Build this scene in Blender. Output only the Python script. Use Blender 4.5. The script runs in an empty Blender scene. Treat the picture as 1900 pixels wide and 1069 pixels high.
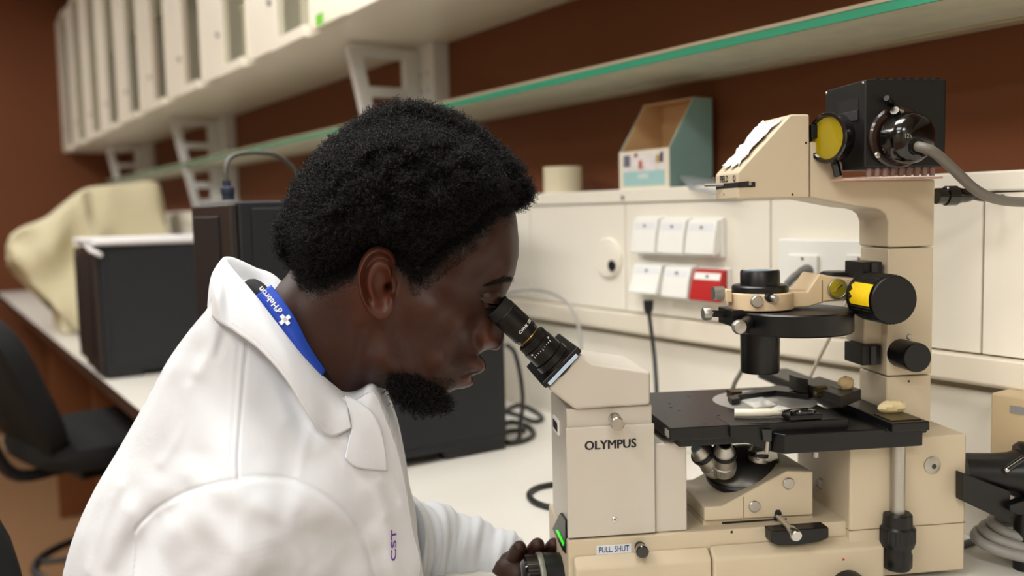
import bpy, bmesh, math, random
import numpy as np
from mathutils import Vector, Matrix
random.seed(7)
SC = bpy.context.scene
COL = SC.collection
# ------------------------------------------------------------------ camera
F_PX = 1692.24; PITCH = .0845663; ROLL = -.0240248; CAM_Z = 1.34
YAW_WALL = .5764711; YAW_SCOPE = .1258391
_c, _s = math.cos(PITCH), math.sin(PITCH)
FW = np.array([0, _c, -_s]); _up = np.array([0, _s, _c]); _rt = np.array([1., 0, 0])
CX = math.cos(ROLL)*_rt + math.sin(ROLL)*_up
CU = -math.sin(ROLL)*_rt + math.cos(ROLL)*_up
cam_d = bpy.data.cameras.new('camera'); cam = bpy.data.objects.new('camera', cam_d); COL.objects.link(cam)
cam_d.sensor_width = 36; cam_d.lens = F_PX/1900*36; cam_d.clip_start = .01
cam.matrix_world = Matrix(((CX[0], CU[0], -FW[0], 0), (CX[1], CU[1], -FW[1], 0), (CX[2], CU[2], -FW[2], CAM_Z), (0, 0, 0, 1)))
cam_d.dof.use_dof = True; cam_d.dof.focus_distance = .87; cam_d.dof.aperture_fstop = 3.3
SC.camera = cam
# ------------------------------------------------------------------ light and exposure
SC.view_settings.view_transform = 'Standard'; SC.view_settings.look = 'None'
SC.view_settings.gamma = 1; SC.view_settings.use_curve_mapping = False
SC.view_settings.exposure = 0.16
w = bpy.data.worlds.new('world'); SC.world = w; w.use_nodes = True
w.node_tree.nodes['Background'].inputs[0].default_value = (.9, .85, .78, 1)
w.node_tree.nodes['Background'].inputs[1].default_value = .05
CEIL = 2.75
# ceiling lamps: (x, y, yaw, power); each one is a fitting with a diffuser
LAMPS = [(-1.0, -.3, .58, 8), (.0, -1.9, .58, 24), (-1.9, 1.75, .58, 17), (-3.1, 3.7, .58, 17), (-1.9, -1.3, .58, 18), (-.25, 1.0, .58, 17)]
LAMP_COL = (.93, .97, 1.0)

# ------------------------------------------------------------------ helpers
def frame(a):
    return np.array([[math.cos(a), math.sin(a), 0], [-math.sin(a), math.cos(a), 0], [0, 0, 1]])
FR = {'W': frame(YAW_WALL), 'M': frame(YAW_SCOPE), 'R': frame(0)}
YAW = {'W': YAW_WALL, 'M': YAW_SCOPE, 'R': 0}
def at(px, py, fr, axis, val):
    """measure: the point of plane (axis = val) of frame fr seen at photo position px, py"""
    d = FR[fr] @ (FW + (px-950)/F_PX*CX - (py-534.5)/F_PX*CU); o = np.array([0, 0, CAM_Z])
    return o + (val-o[axis])/d[axis]*d
def P(px, py, v): return at(px, py, 'M', 1, v)
def Pw(px, py, w): return at(px, py, 'M', 2, w)
def Pu(px, py, u): return at(px, py, 'M', 0, u)
def Wn(px, py, n): return at(px, py, 'W', 0, n)
def Wt(px, py, t): return at(px, py, 'W', 1, t)
def Wz(px, py, z): return at(px, py, 'W', 2, z)

def catmull(pts, k=6, closed=False):
    pts = [np.array(p, float) for p in pts]; n = len(pts); out = []
    rng = range(n) if closed else range(n-1)
    for i in rng:
        if closed: p0, p1, p2, p3 = pts[i-1], pts[i], pts[(i+1) % n], pts[(i+2) % n]
        else: p0, p1, p2, p3 = pts[max(i-1, 0)], pts[i], pts[i+1], pts[min(i+2, n-1)]
        for j in range(k):
            t = j/k
            out.append(.5*((2*p1)+(-p0+p2)*t+(2*p0-5*p1+4*p2-p3)*t*t+(-p0+3*p1-3*p2+p3)*t**3))
    if not closed: out.append(pts[-1])
    return out

class MB:
    def __init__(s): s.v = []; s.f = []
    def add(s, vs, fs):
        b = len(s.v); s.v += [tuple(map(float, p)) for p in vs]; s.f += [tuple(b+i for i in f) for f in fs]; return s
    def box(s, a0, a1, b0, b1, c0, c1):
        vs = [(x, y, z) for z in (c0, c1) for y in (b0, b1) for x in (a0, a1)]
        return s.add(vs, [(0, 2, 3, 1), (4, 5, 7, 6), (0, 1, 5, 4), (2, 6, 7, 3), (0, 4, 6, 2), (1, 3, 7, 5)])
    def prism(s, poly, ax, lo, hi):
        n = len(poly)
        def mk(p, h):
            q = list(p); q.insert(ax, h); return q
        vs = [mk(p, lo) for p in poly] + [mk(p, hi) for p in poly]
        fs = [tuple(range(n)), tuple(range(2*n-1, n-1, -1))] + [(i, (i+1) % n, n+(i+1) % n, n+i) for i in range(n)]
        return s.add(vs, fs)
    def loft(s, rings, caps=True, closed=True):
        n = len(rings[0]); vs = [p for r in rings for p in r]; fs = []
        for i in range(len(rings)-1):
            for j in range(n if closed else n-1):
                k = (j+1) % n; fs.append((i*n+j, i*n+k, (i+1)*n+k, (i+1)*n+j))
        if caps and closed: fs += [tuple(range(n-1, -1, -1)), tuple((len(rings)-1)*n+j for j in range(n))]
        return s.add(vs, fs)
    def lathe(s, p, d, prof, n=28, caps=True):
        p = np.array(p, float); d = np.array(d, float); d /= np.linalg.norm(d)
        a = np.cross(d, [0, 0, 1.] if abs(d[2]) < .9 else [1., 0, 0]); a /= np.linalg.norm(a); b = np.cross(d, a)
        rings = [[p+d*h+r*(math.cos(2*math.pi*j/n)*a+math.sin(2*math.pi*j/n)*b) for j in range(n)] for h, r in prof]
        return s.loft(rings, caps)
    def cyl(s, p, q, r, r2=None, n=24):
        p = np.array(p, float); q = np.array(q, float); L = np.linalg.norm(q-p)
        return s.lathe(p, q-p, [(0, r), (L, r if r2 is None else r2)], n)
    def ribbed(s, p, d, h0, h1, r, dr, n):
        """knurled knob barrel"""
        p = np.array(p, float); d = np.array(d, float); d /= np.linalg.norm(d)
        a = np.cross(d, [0, 0, 1.] if abs(d[2]) < .9 else [1., 0, 0]); a /= np.linalg.norm(a); b = np.cross(d, a)
        m = n*4
        def ring(h, k=1):
            return [p+d*h+(r-(dr if (j % 4) < 2 else 0))*k*(math.cos(2*math.pi*j/m)*a+math.sin(2*math.pi*j/m)*b) for j in range(m)]
        return s.loft([ring(h0), ring(h1)])
    def tube(s, pts, r, n=10, k=6, closed=False):
        ps = catmull(pts, k, closed) if k > 1 else [np.array(p, float) for p in pts]
        m = len(ps); rings = []; up = np.array([.13, .27, .95])
        for i, p in enumerate(ps):
            t = (ps[(i+1) % m]-ps[i-1]) if closed else (ps[min(i+1, m-1)]-ps[max(i-1, 0)])
            t = t/(np.linalg.norm(t)+1e-12); a = np.cross(t, up); a /= np.linalg.norm(a); b = np.cross(t, a)
            up = np.cross(a, t)
            rr = r[min(i, len(r)-1)] if isinstance(r, (list, tuple)) else r
            rings.append([p+rr*(math.cos(2*math.pi*j/n)*a+math.sin(2*math.pi*j/n)*b) for j in range(n)])
        if closed: rings.append(rings[0]); return s.loft(rings, False)
        return s.loft(rings)
    def ellipsoid(s, c, r, nu=20, nv=12):
        rings = []
        for i in range(1, nv):
            ph = math.pi*i/nv
            rings.append([(c[0]+r[0]*math.sin(ph)*math.cos(2*math.pi*j/nu), c[1]+r[1]*math.sin(ph)*math.sin(2*math.pi*j/nu), c[2]+r[2]*math.cos(ph)) for j in range(nu)])
        return s.loft(rings)
    def torus(s, c, d, R, r, n=36, m=10):
        c = np.array(c, float); d = np.array(d, float); d /= np.linalg.norm(d)
        a = np.cross(d, [0, 0, 1.] if abs(d[2]) < .9 else [1., 0, 0]); a /= np.linalg.norm(a); b = np.cross(d, a)
        rings = []
        for i in range(n+1):
            th = 2*math.pi*i/n; e = math.cos(th)*a+math.sin(th)*b
            rings.append([c+e*(R+r*math.cos(2*math.pi*j/m))+d*r*math.sin(2*math.pi*j/m) for j in range(m)])
        return s.loft(rings, False)

ORG = {}
def _mesh(name, mb, org, mat, smooth, recalc=True):
    me = bpy.data.meshes.new(name)
    v = np.array(mb.v)-np.array(org)
    me.from_pydata(v.tolist(), [], mb.f)
    if recalc:
        bm = bmesh.new(); bm.from_mesh(me); bmesh.ops.remove_doubles(bm, verts=bm.verts, dist=1e-6)
        bmesh.ops.recalc_face_normals(bm, faces=bm.faces); bm.to_mesh(me); bm.free()
    if smooth:
        me.shade_smooth()
        if smooth is not True or True: me.set_sharp_from_angle(angle=.61 if smooth is True else smooth)
    me.materials.append(mat)
    return me
def _mods(o, bevel, seg=2):
    if bevel:
        b = o.modifiers.new('bevel', 'BEVEL'); b.width = bevel; b.segments = seg; b.limit_method = 'ANGLE'; b.angle_limit = .7; b.harden_normals = True
def tag(o, label=None, cat=None, group=None, kind=None):
    if label: o['label'] = label
    if cat: o['category'] = cat
    if group: o['group'] = group
    if kind: o['kind'] = kind
    return o
def thing(name, label, cat, fr, org, group=None, kind=None):
    o = bpy.data.objects.new(name, None); COL.objects.link(o); o.empty_display_size = .02
    o.location = FR[fr].T @ np.array(org, float); o.rotation_euler = (0, 0, YAW[fr])
    ORG[o.name] = np.array(org, float)
    return tag(o, label, cat, group, kind)
def part(name, mb, mat, parent, bevel=0, label=None, smooth=True, kind=None):
    org = ORG[parent.name]
    o = bpy.data.objects.new(name, _mesh(name, mb, org, mat, smooth)); COL.objects.link(o); o.parent = parent
    ORG[o.name] = org; _mods(o, bevel)
    return tag(o, label, kind=kind)
def solo(name, mb, mat, fr, org, label=None, cat=None, group=None, kind=None, bevel=0, smooth=True):
    o = bpy.data.objects.new(name, _mesh(name, mb, org, mat, smooth)); COL.objects.link(o)
    o.location = FR[fr].T @ np.array(org, float); o.rotation_euler = (0, 0, YAW[fr])
    ORG[o.name] = np.array(org, float); _mods(o, bevel)
    return tag(o, label, cat, group, kind)
def text_mb(s, size, pos, ex, ey, depth=.0002, align='CENTER', bold=0, sx=1.0):
    """lettering as flat raised mesh; pos = centre, ex / ey = reading and up directions"""
    cu = bpy.data.curves.new('lettering', 'FONT'); cu.body = s; cu.size = size; cu.align_x = align; cu.align_y = 'CENTER'
    cu.extrude = depth; cu.offset = bold; cu.resolution_u = 3
    ob = bpy.data.objects.new('lettering_tmp', cu); COL.objects.link(ob)
    dg = bpy.context.evaluated_depsgraph_get(); dg.update()
    me = bpy.data.meshes.new_from_object(ob.evaluated_get(dg))
    ex = np.array(ex, float); ey = np.array(ey, float); ex /= np.linalg.norm(ex); ey /= np.linalg.norm(ey); ez = np.cross(ex, ey)
    pos = np.array(pos, float)
    mb = MB(); mb.add([pos+ex*v.co.x*sx+ey*v.co.y+ez*v.co.z for v in me.vertices], [tuple(p.vertices) for p in me.polygons])
    bpy.data.objects.remove(ob); bpy.data.curves.remove(cu); bpy.data.meshes.remove(me)
    return mb

def lin(h):
    h = h.lstrip('#'); c = [int(h[i:i+2], 16)/255 for i in (0, 2, 4)]
    return tuple(x/12.92 if x <= .04045 else ((x+.055)/1.055)**2.4 for x in c)
MATS = {}
def mat(name, col, rough=.5, metal=0, var=.06, scale=40, bump=0, bscale=300, spec=.5, coat=0, emit=0, trans=0, alpha=1, ior=1.45, sheen=0, stretch=None):
    if name in MATS: return MATS[name]
    m = bpy.data.materials.new(name); m.use_nodes = True; nt = m.node_tree; b = nt.nodes['Principled BSDF']
    c = lin(col) if isinstance(col, str) else col
    tc = nt.nodes.new('ShaderNodeTexCoord'); no = nt.nodes.new('ShaderNodeTexNoise'); no.inputs['Scale'].default_value = scale; no.inputs['Detail'].default_value = 4
    src = tc.outputs['Object']
    if stretch:
        mp = nt.nodes.new('ShaderNodeMapping'); mp.inputs['Scale'].default_value = stretch; nt.links.new(src, mp.inputs[0]); src = mp.outputs[0]
    nt.links.new(src, no.inputs['Vector'])
    mx = nt.nodes.new('ShaderNodeMix'); mx.data_type = 'RGBA'
    mx.inputs[6].default_value = tuple(max(0, x*(1-var)) for x in c)+(1,); mx.inputs[7].default_value = tuple(min(1, x*(1+var)) for x in c)+(1,)
    nt.links.new(no.outputs['Fac'], mx.inputs[0]); nt.links.new(mx.outputs[2], b.inputs['Base Color'])
    b.inputs['Roughness'].default_value = rough; b.inputs['Metallic'].default_value = metal
    b.inputs['Specular IOR Level'].default_value = spec; b.inputs['Coat Weight'].default_value = coat; b.inputs['IOR'].default_value = ior
    b.inputs['Transmission Weight'].default_value = trans; b.inputs['Alpha'].default_value = alpha; b.inputs['Sheen Weight'].default_value = sheen
    if emit:
        b.inputs['Emission Color'].default_value = c+(1,); b.inputs['Emission Strength'].default_value = emit
    if bump:
        n2 = nt.nodes.new('ShaderNodeTexNoise'); n2.inputs['Scale'].default_value = bscale; n2.inputs['Detail'].default_value = 3
        nt.links.new(src, n2.inputs['Vector'])
        bp = nt.nodes.new('ShaderNodeBump'); bp.inputs['Strength'].default_value = bump; bp.inputs['Distance'].default_value = .002
        nt.links.new(n2.outputs['Fac'], bp.inputs['Height']); nt.links.new(bp.outputs[0], b.inputs['Normal'])
    MATS[name] = m; return m
# palette
BROWN = mat('brown_wall_paint', '#6a3a1b', .75, var=.08, scale=3)
CREAM = mat('cream_wall_paint', '#d8d0c0', .7, var=.04, scale=3)
CEILW = mat('white_ceiling_paint', '#e8e4da', .8, var=.03, scale=5)
FLOORM = mat('tan_linoleum', '#8e6c4d', .45, var=.06, scale=12)
LAMI = mat('ivory_laminate', '#efe9dc', .35, var=.02, scale=8)
TRUNK = mat('ivory_trunking', '#e2d9c8', .35, var=.02, scale=8)
BENCHT = mat('white_bench_top', '#dedad2', .3, var=.02, scale=20)
CABW = mat('white_cabinet_lacquer', '#ece5d6', .35, var=.02, scale=8)
GREYW = mat('grey_white_metal', '#d3d2d0', .4, var=.03, scale=10)
DARKWOOD = mat('brown_wood', '#6e3f1d', .5, var=.15, scale=20, stretch=(1, 1, 8))
BLACKP = mat('black_plastic', '#1b1b1d', .45, var=.08, scale=60)
PCBLACK = mat('black_powder_coat', '#191b20', .5, var=.06, scale=60, bump=.05, bscale=900)
BLACKF = mat('black_fabric', '#0b0b0b', .9, var=.2, scale=300, bump=.3, bscale=900)
# ------------------------------------------------------------------ room
NP, NB = 1.0, 1.12           # service panel face, brown wall plane
T0, T1, N0 = -2.6, 6.1, -3.2
ZB = .95                     # bench height
def struct(name, mb, m, bevel=0, fr='W', org=(0, 0, 0)): return solo(name, mb, m, fr, org, kind='structure', bevel=bevel)
struct('floor', MB().box(N0, NB+.1, T0, T1, -.05, 0), FLOORM)
struct('ceiling', MB().box(N0, NB+.1, T0, T1, CEIL+.1, CEIL+.15), CEILW)
struct('wall_back', MB().box(NB, NB+.1, T0, T1, 0, CEIL+.1), BROWN)
struct('wall_left', MB().box(N0, NB+.1, T1, T1+.1, 0, CEIL+.1), BROWN)
struct('wall_right', MB().box(N0, NB+.1, T0-.1, T0, 0, CEIL+.1), CREAM)
struct('wall_front', MB().box(N0-.1, N0, T0-.1, T1+.1, 0, CEIL+.1), CREAM)
struct('baseboard_left', MB().box(N0, NB, T1-.015, T1, 0, .09), mat('tan_skirting', '#b59a7c', .5), .003)
# ceiling lamps
LW = mat('lamp_diffuser', (1, .93, .82), .5, emit=6)
for i, (x, y, yaw, pw) in enumerate(LAMPS):
    FR['L%d' % i] = frame(yaw); YAW['L%d' % i] = yaw
    org = FR['L%d' % i] @ np.array([x, y, CEIL+.02])
    names = ['above the seated person', 'farthest from the cabinets', 'over the black tower computers', 'at the far brown wall end', 'behind the seated person', 'over the bench beside the microscope']
    t = thing('ceiling_light', 'rectangular white ceiling light panel ' + names[i], 'ceiling light', 'L%d' % i, org, 'ceiling lights')
    a, b, c = org
    fm = MB()
    for (p0, p1, q0, q1) in ((-.32, .32, -.64, -.60), (-.32, .32, .60, .64), (-.32, -.28, -.6, .6), (.28, .32, -.6, .6)): fm.box(a+p0, a+p1, b+q0, b+q1, c-.01, c+.08)
    part('frame', fm, GREYW, t, .003)
    part('diffuser', MB().box(a-.28, a+.28, b-.6, b+.6, c+.02, c+.03), LW, t)
    ld = bpy.data.lights.new('lamp_light', 'AREA'); ld.shape = 'RECTANGLE'; ld.size = .54; ld.size_y = 1.18; ld.energy = pw; ld.color = LAMP_COL
    lo = bpy.data.objects.new('lamp_light', ld); COL.objects.link(lo); lo.parent = t; lo.location = (0, 0, .01)
# service panel along the wall
t = thing('trim_1', None, None, 'W', (NP, 1.2, ZB), kind='structure')
zl, zg, zd1, zd0 = 1.371, 1.347, 1.166, 1.131
part('ledge', MB().box(NP-.004, NB, T0, 6.05, zg+.0015, zl), LAMI, t, .003)
seams = [T0, -.35, .12, .568, .872, 1.184, 1.469, 1.93, 2.4, 2.9, 3.4, 3.9, 4.4, 4.9, 5.4, 6.05]
for i in range(len(seams)-1):
    part('panel', MB().box(NP, NP+.02, seams[i]+.0012, seams[i+1]-.0012, zd1, zg), LAMI, t, .0012)
part('backing', MB().box(NP+.006, NB-.002, T0, 6.05, ZB, zg), mat('grey_core', '#8d8371', .7), t)
part('duct', MB().prism([(NP+.01, zd1-.001), (NP-.012, zd1-.004), (NP-.016, zd0+.006), (NP-.012, zd0), (NP+.01, zd0-.004)], 1, T0, 6.05), TRUNK, t, .002) if False else None
d = MB().add(*(lambda poly: ([(p[0], y, p[1]) for y in (T0, 6.05) for p in poly], [tuple(range(len(poly))), tuple(range(2*len(poly)-1, len(poly)-1, -1))]+[(i, (i+1) % len(poly), len(poly)+(i+1) % len(poly), len(poly)+i) for i in range(len(poly))]))([(NP+.015, zd1-.001), (NP-.010, zd1-.003), (NP-.014, zd0+.004), (NP-.010, zd0), (NP+.015, zd0)]))
part('duct', d, TRUNK, t, .002)
for a, b in ((T0, .2), (.2, 1.5), (1.5, 2.8), (2.8, 4.4), (4.4, 6.05)):
    part('lower_panel', MB().box(NP+.004, NP+.02, a+.001, b-.001, ZB, zd0-.009), LAMI, t, .0015)
sc = MB().lathe(Wn(1156, 366, NP-.004), (-1, 0, 0), [(0, .004), (.002, .004), (.003, .002)], 14)
part('screw', sc, mat('steel', '#a9a8a4', .3, 1), t)
# bench
NF = .362
t = thing('lab_bench', 'long white laboratory bench top along the brown wall', 'bench', 'W', (.7, 1.8, 0))
part('bench_top', MB().box(NF, NB-.1, T0+.02, 5.9, ZB-.03, ZB), BENCHT, t, .003)
part('front_edge', MB().box(NF-.003, NF, T0+.02, 5.9, ZB-.03, ZB-.002), mat('dark_edge_band', '#3b2417', .5), t)
part('apron', MB().box(NF+.10, NF+.12, T0+.05, 5.85, ZB-.07, ZB-.03), DARKWOOD, t)
part('modesty_panel', MB().box(NB-.16, NB-.14, T0+.05, 5.85, .1, ZB-.03), mat('dark_panel', '#3a2413', .6), t)
for y in (-2.2, -.5, 2.18, 3.3, 4.5, 5.7):
    part('leg', MB().box(NF+.10, NB-.16, y, y+.03, 0, ZB-.03), DARKWOOD, t, .002)
# wall cabinets
ZC = 1.752; CF = .775; ZT = 2.52
GLASSC = mat('cabinet_glass', '#b8b89a', .08, var=.02, alpha=.14)
cabpal = ['#8f8a62', '#7d7c55', '#6d4a4e', '#7e4a44', '#4a3a25', '#3b3626']
units = [1.53+.4615*i for i in range(-2, 10)]
ords = ['first', 'second', 'third', 'fourth', 'fifth', 'sixth', 'seventh', 'eighth', 'ninth', 'tenth', 'eleventh', 'twelfth']
ncab = 0
for i, t0 in enumerate(units):
    t1 = t0+.4615
    far = len(units)-1-i
    lab = 'white wall cabinet, %s counted from the far brown wall' % ords[far]
    t = thing('wall_cabinet', lab, 'cabinet', 'W', ((CF+NB)/2, (t0+t1)/2, ZC), 'white wall cabinets in a row')
    a, b = t0+.001, t1-.001
    body = MB().box(CF+.02, NB-.001, a, b, ZC, ZC+.018).box(CF+.02, NB-.001, a, b, ZT-.018, ZT).box(CF+.02, NB-.001, a, a+.016, ZC+.018, ZT-.018).box(CF+.02, NB-.001, b-.016, b, ZC+.018, ZT-.018).box(NB-.012, NB-.001, a+.016, b-.016, ZC+.018, ZT-.018)
    body.box(CF+.05, NB-.012, a+.016, b-.016, ZC+.36, ZC+.378)
    part('carcass', body, CABW, t, .0015)
    # solid white leaf (far half) and framed glass leaf (near half)
    m = t0+.223
    d1 = part('door', MB().box(CF, CF+.018, m+.002, b, ZC+.002, ZT-.002), CABW, t, .002)
    part('lock', MB().lathe((CF, m+.05, ZC+.12), (-1, 0, 0), [(0, .009), (.006, .009), (.008, .006)], 14), mat('steel', '#a9a8a4', .3, 1), d1)
    fr_ = MB().box(CF-.02, CF-.002, a, m, ZC-.012, ZC+.014).box(CF-.008, CF-.002, a, m, ZT-.03, ZT).box(CF-.004, CF+.004, m-.004, m, ZC+.014, ZT-.03).box(CF-.004, CF+.004, a, a+.003, ZC+.014, ZT-.03)
    d2 = part('glass_door', fr_, CABW, t, .0015)
    part('pane', MB().box(CF-.002, CF+.002, a+.003, m-.004, ZC+.014, ZT-.03), GLASSC, d2)
CON = {6: ('#b5797b', 'pink file box behind the glass of a wall cabinet, taller one', .42), 5: ('#a5605c', 'dark pink file box behind the glass of a wall cabinet', .5), 3: ('#d8d2bd', 'ivory box behind the glass of a wall cabinet', .22), 2: ('#b9b598', 'pale olive box behind the glass of a near wall cabinet', .3), 4: ('#d6d0b6', 'cream roll of papers behind cabinet glass', .16), 7: ('#3c3424', 'dark brown box behind cabinet glass', .55), 8: ('#38301f', 'tall dark box behind cabinet glass near the far wall', .5)}
for i, (c, lab, h) in CON.items():
    t0 = units[i]
    mb = MB().box(CF+.05, CF+.24, t0+.04, t0+.20, ZC+.018, ZC+.018+min(h, .33)).box(CF+.047, CF+.05, t0+.09, t0+.15, ZC+.10, ZC+.14).box(CF+.045, CF+.245, t0+.036, t0+.204, ZC+.018+min(h, .33), ZC+.03+min(h, .33))
    solo('storage_box', mb, mat('box_'+c, c, .7), 'W', (CF+.14, t0+.12, ZC+.0185), lab, 'box', 'boxes in the wall cabinets', bevel=.003)
solo('green_sticker', MB().box(CF-.0215, CF-.0205, Wn(594, 45, CF-.02)[1]-.02, Wn(594, 45, CF-.02)[1]+.02, ZC-.006, ZC+.018), mat('green_paper', '#6fc21f', .6), 'W', (CF-.021, Wn(594, 45, CF-.02)[1], ZC), 'small bright green sticker on a cabinet door rail', 'sticker')
# uprights with ladder brackets
for k, (tt, wd, nm) in enumerate(((2.03, .10, 'nearest the seated person'), (3.82, .12, 'above the black tower computers'), (5.32, .12, 'at the far brown wall'))):
    t = thing('wall_bracket', 'white ladder bracket on a grey upright, ' + nm, 'bracket', 'W', (NB, tt, zl), 'white ladder brackets under the cabinets')
    part('upright', MB().box(NB-.045, NB, tt-wd/2, tt+wd/2, zl, ZC), GREYW, t, .003)
    nt_, nb_ = .885, .965; zt_, zb_ = ZC-.012, 1.372
    y0, y1 = tt+wd/2-.03, tt+wd/2-.005
    def ln(z): return nt_+(nb_-nt_)*(zt_-z)/(zt_-zb_)
    part('front_rail', MB().prism([(ln(zt_), zt_), (ln(zt_)+.035, zt_), (ln(zb_)+.028, zb_), (ln(zb_), zb_)], 1, y0, y1), GREYW, t, .003)
    part('rear_rail', MB().box(NB-.085, NB-.045, y0, y1, zb_, zt_), GREYW, t, .003)
    for z in (zt_-.012, zt_-.105, zt_-.19, zt_-.265, zt_-.335):
        part('rung', MB().box(ln(z)+.03, NB-.085, y0+.001, y1-.001, z-.012, z+.012), GREYW, t, .002)
    for z in (1.60, 1.64, 1.68):
        for dy in (-.02, .015): part('slot_hole', MB().cyl((NB-.0445, tt+dy, z), (NB-.0462, tt+dy, z), .004, n=10), mat('slot_grey', '#8b8b8c', .6), t)
# glass shelf
ZG = 1.551
t = thing('glass_shelf', 'long glass shelf with green front edge on the brown wall', 'shelf', 'W', (1.0, 1.5, ZG))
GL = bpy.data.materials.new('frosted_shelf_glass'); GL.use_nodes = True
mat_g = mat('shelf_glass', '#dcdcc6', .4, var=.22, scale=25, trans=.25, ior=1.3, spec=.6, bump=.15, bscale=60)
part('glass_sheet', MB().box(.925, NB-.03, T0+.3, 5.6, ZG, ZG+.011), mat_g, t)
part('polished_edge', MB().box(.922, .925, T0+.3, 5.6, ZG, ZG+.011), mat('green_glass_edge', '#3f9c7c', .15, var=.05, scale=6, coat=.5), t)
part('top_highlight', MB().box(.921, .927, T0+.3, 5.6, ZG+.011, ZG+.0155), mat('highlight_tan', '#b0a188', .5), t)  # highlight along the glass top edge, put in as a pale coloured strip
part('wall_rail', MB().box(NB-.03, NB, T0+.3, 5.6, ZG-.004, ZG+.014), mat('tan_rail', '#a79b80', .4), t, .002)
# tower computers
def tower(n0, n1, t0, t1, z1, label):
    t = thing('tower_computer', label, 'computer', 'W', ((n0+n1)/2, (t0+t1)/2, ZB), 'black tower computers on the bench')
    part('case', MB().box(n0+.012, n1, t0, t1, ZB+.014, z1), PCBLACK, t, .004)
    part('bezel', MB().box(n0, n0+.012, t0+.002, t1-.002, ZB+.016, z1-.003), mat('brown_black_bezel', '#2b2522', .4), t, .004)
    part('bezel_inset', MB().box(n0-.003, n0, t0+.05, t1-.02, ZB+.05, z1-.02), BLACKP, t, .002)
    part('side_panel', MB().box(n0+.03, n1-.01, t0-.003, t0, ZB+.03, z1-.01), PCBLACK, t, .002)
    for a, b in ((n0+.02, n0+.10), (n1-.11, n1-.002)):
        for q in (t0+.003, t1-.033):
            part('foot', MB().prism([(a, ZB), (b, ZB), (b, ZB+.016), (a-.012, ZB+.016)], 1, q, q+.03), BLACKP, t, .001)
    return t
tower(.355, .79, 1.24, 1.445, 1.362, 'large black tower computer right behind the seated person')
tower(.355, .74, 2.40, 2.60, 1.278, 'black tower computer with papers on top, beside the office chair')
tower(.365, .70, 2.665, 2.80, 1.27, 'narrow black tower computer beside the dust sheet')
# ------------------------------------------------------------------ inverted microscope (frame M: u right, v away, w up)
BEIGE = mat('beige_enamel', '#c6b89f', .38, var=.03, scale=15, bump=.04, bscale=1500)
GREYB = mat('grey_beige_enamel', '#c3bcb1', .38, var=.03, scale=15, bump=.04, bscale=1500)
BLK = mat('black_anodised', '#08080a', .36, var=.1, scale=80)
BLKG = mat('black_gloss', '#0c0a0a', .14, var=.1, scale=80, coat=.6)
CHROME = mat('chrome', '#c9c7c2', .22, 1, var=.04)
SATIN = mat('satin_steel', '#b4b1aa', .42, 1, var=.05, stretch=(1, 1, 20))
INK = mat('black_ink', '#17161a', .5)
WINK = mat('white_ink', '#e8e8e8', .5)
LENSM = mat('coated_lens', '#8fb4cc', .05, var=.02, coat=1, spec=1)
def pol(pts, v): return [(lambda q: (q[0], q[2]))(P(x, y, v)) for x, y in pts]
def up(px, py, v): return P(px, py, v)[0]
def wp(px, py, v): return P(px, py, v)[2]
MMP = .88/F_PX
def near_knob(c, r, L, prof=None, n=32):
    """lathe that points at the viewer's side (-v); c = face centre"""
    c = np.array(c); return MB().lathe(c+np.array([0, L, 0]), (0, -1, 0), prof or [(0, r), (L-.001, r), (L, r-.001)], n)
EX, EW = (1, 0, 0), (0, 0, 1)
V0 = .86; VB = .955
uL, uR = up(1050, 795, V0), up(1217, 990, V0)
wT = wp(1050, 795, V0); wPB = wp(1217, 991, V0)
scope = thing('inverted_microscope', 'large beige inverted microscope with black stage and eyepieces on the bench', 'microscope', 'M', (.40, .905, ZB))
# base
wBase = wPB-.0005
uE = up(1783, 806, .862)
part('base', MB().prism([(uL, ZB+.006), (uE-.002, ZB+.006), (uE-.002, wBase), (uL, wBase)], 1, V0, VB+.02), BEIGE, scope, .002)
wl = wp(1080, 1058, .846)
part('base_ledge', MB().add(*(lambda a, b, c: ([(a, V0, c+.010), (b, V0, c+.010), (b, .848, c), (a, .848, c), (a, .848, ZB+.008), (b, .848, ZB+.008), (b, V0, ZB+.008), (a, V0, ZB+.008)], [(0, 1, 2, 3), (3, 2, 5, 4), (4, 5, 6, 7), (0, 3, 4, 7), (1, 6, 5, 2), (0, 7, 6, 1)]))(up(1068, 1060, .848), up(1322, 1043, .848), wl)), BEIGE, scope, .003)
part('base_ledge', MB().add(*(lambda a, b, c: ([(a, V0, c+.010), (b, V0, c+.010), (b, .845, c), (a, .845, c), (a, .845, ZB+.008), (b, .845, ZB+.008), (b, V0, ZB+.008), (a, V0, ZB+.008)], [(0, 1, 2, 3), (3, 2, 5, 4), (4, 5, 6, 7), (0, 3, 4, 7), (1, 6, 5, 2), (0, 7, 6, 1)]))(up(1323, 1043, .848), up(1640, 1020, .848), wl+.001)), BEIGE, scope, .003)
for dx, dv in ((uL+.02, V0+.02), (uE-.03, V0+.02), (uL+.02, VB-.02), (uE-.03, VB-.02)):
    part('foot', MB().lathe((dx, dv, ZB), (0, 0, 1), [(0, .011), (.006, .012)], 16), BLK, scope)
# right column block of the base
uB0 = up(1568, 900, .862)
rb = part('rear_block', MB().box(uB0, uE, .852, VB+.02, ZB+.007, wp(1783, 806, .852)), BEIGE, scope, .0025)
part('seam', MB().box(uB0-.0002, uE+.0003, .8515, VB+.01, wp(1740, 973, .852)-.0004, wp(1740, 973, .852)+.0004), mat('seam_brown', '#7d6a4e', .6), rb)
sc = part('round_screw', near_knob(P(1731, 864, .850), .0088, .002, [(0, .0088), (.0015, .0088), (.002, .0078)]), SATIN, rb)
part('slot', near_knob(P(1734, 866, .8495), .0032, .0012), mat('dark_steel', '#4a4844', .3, 1), sc)
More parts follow.
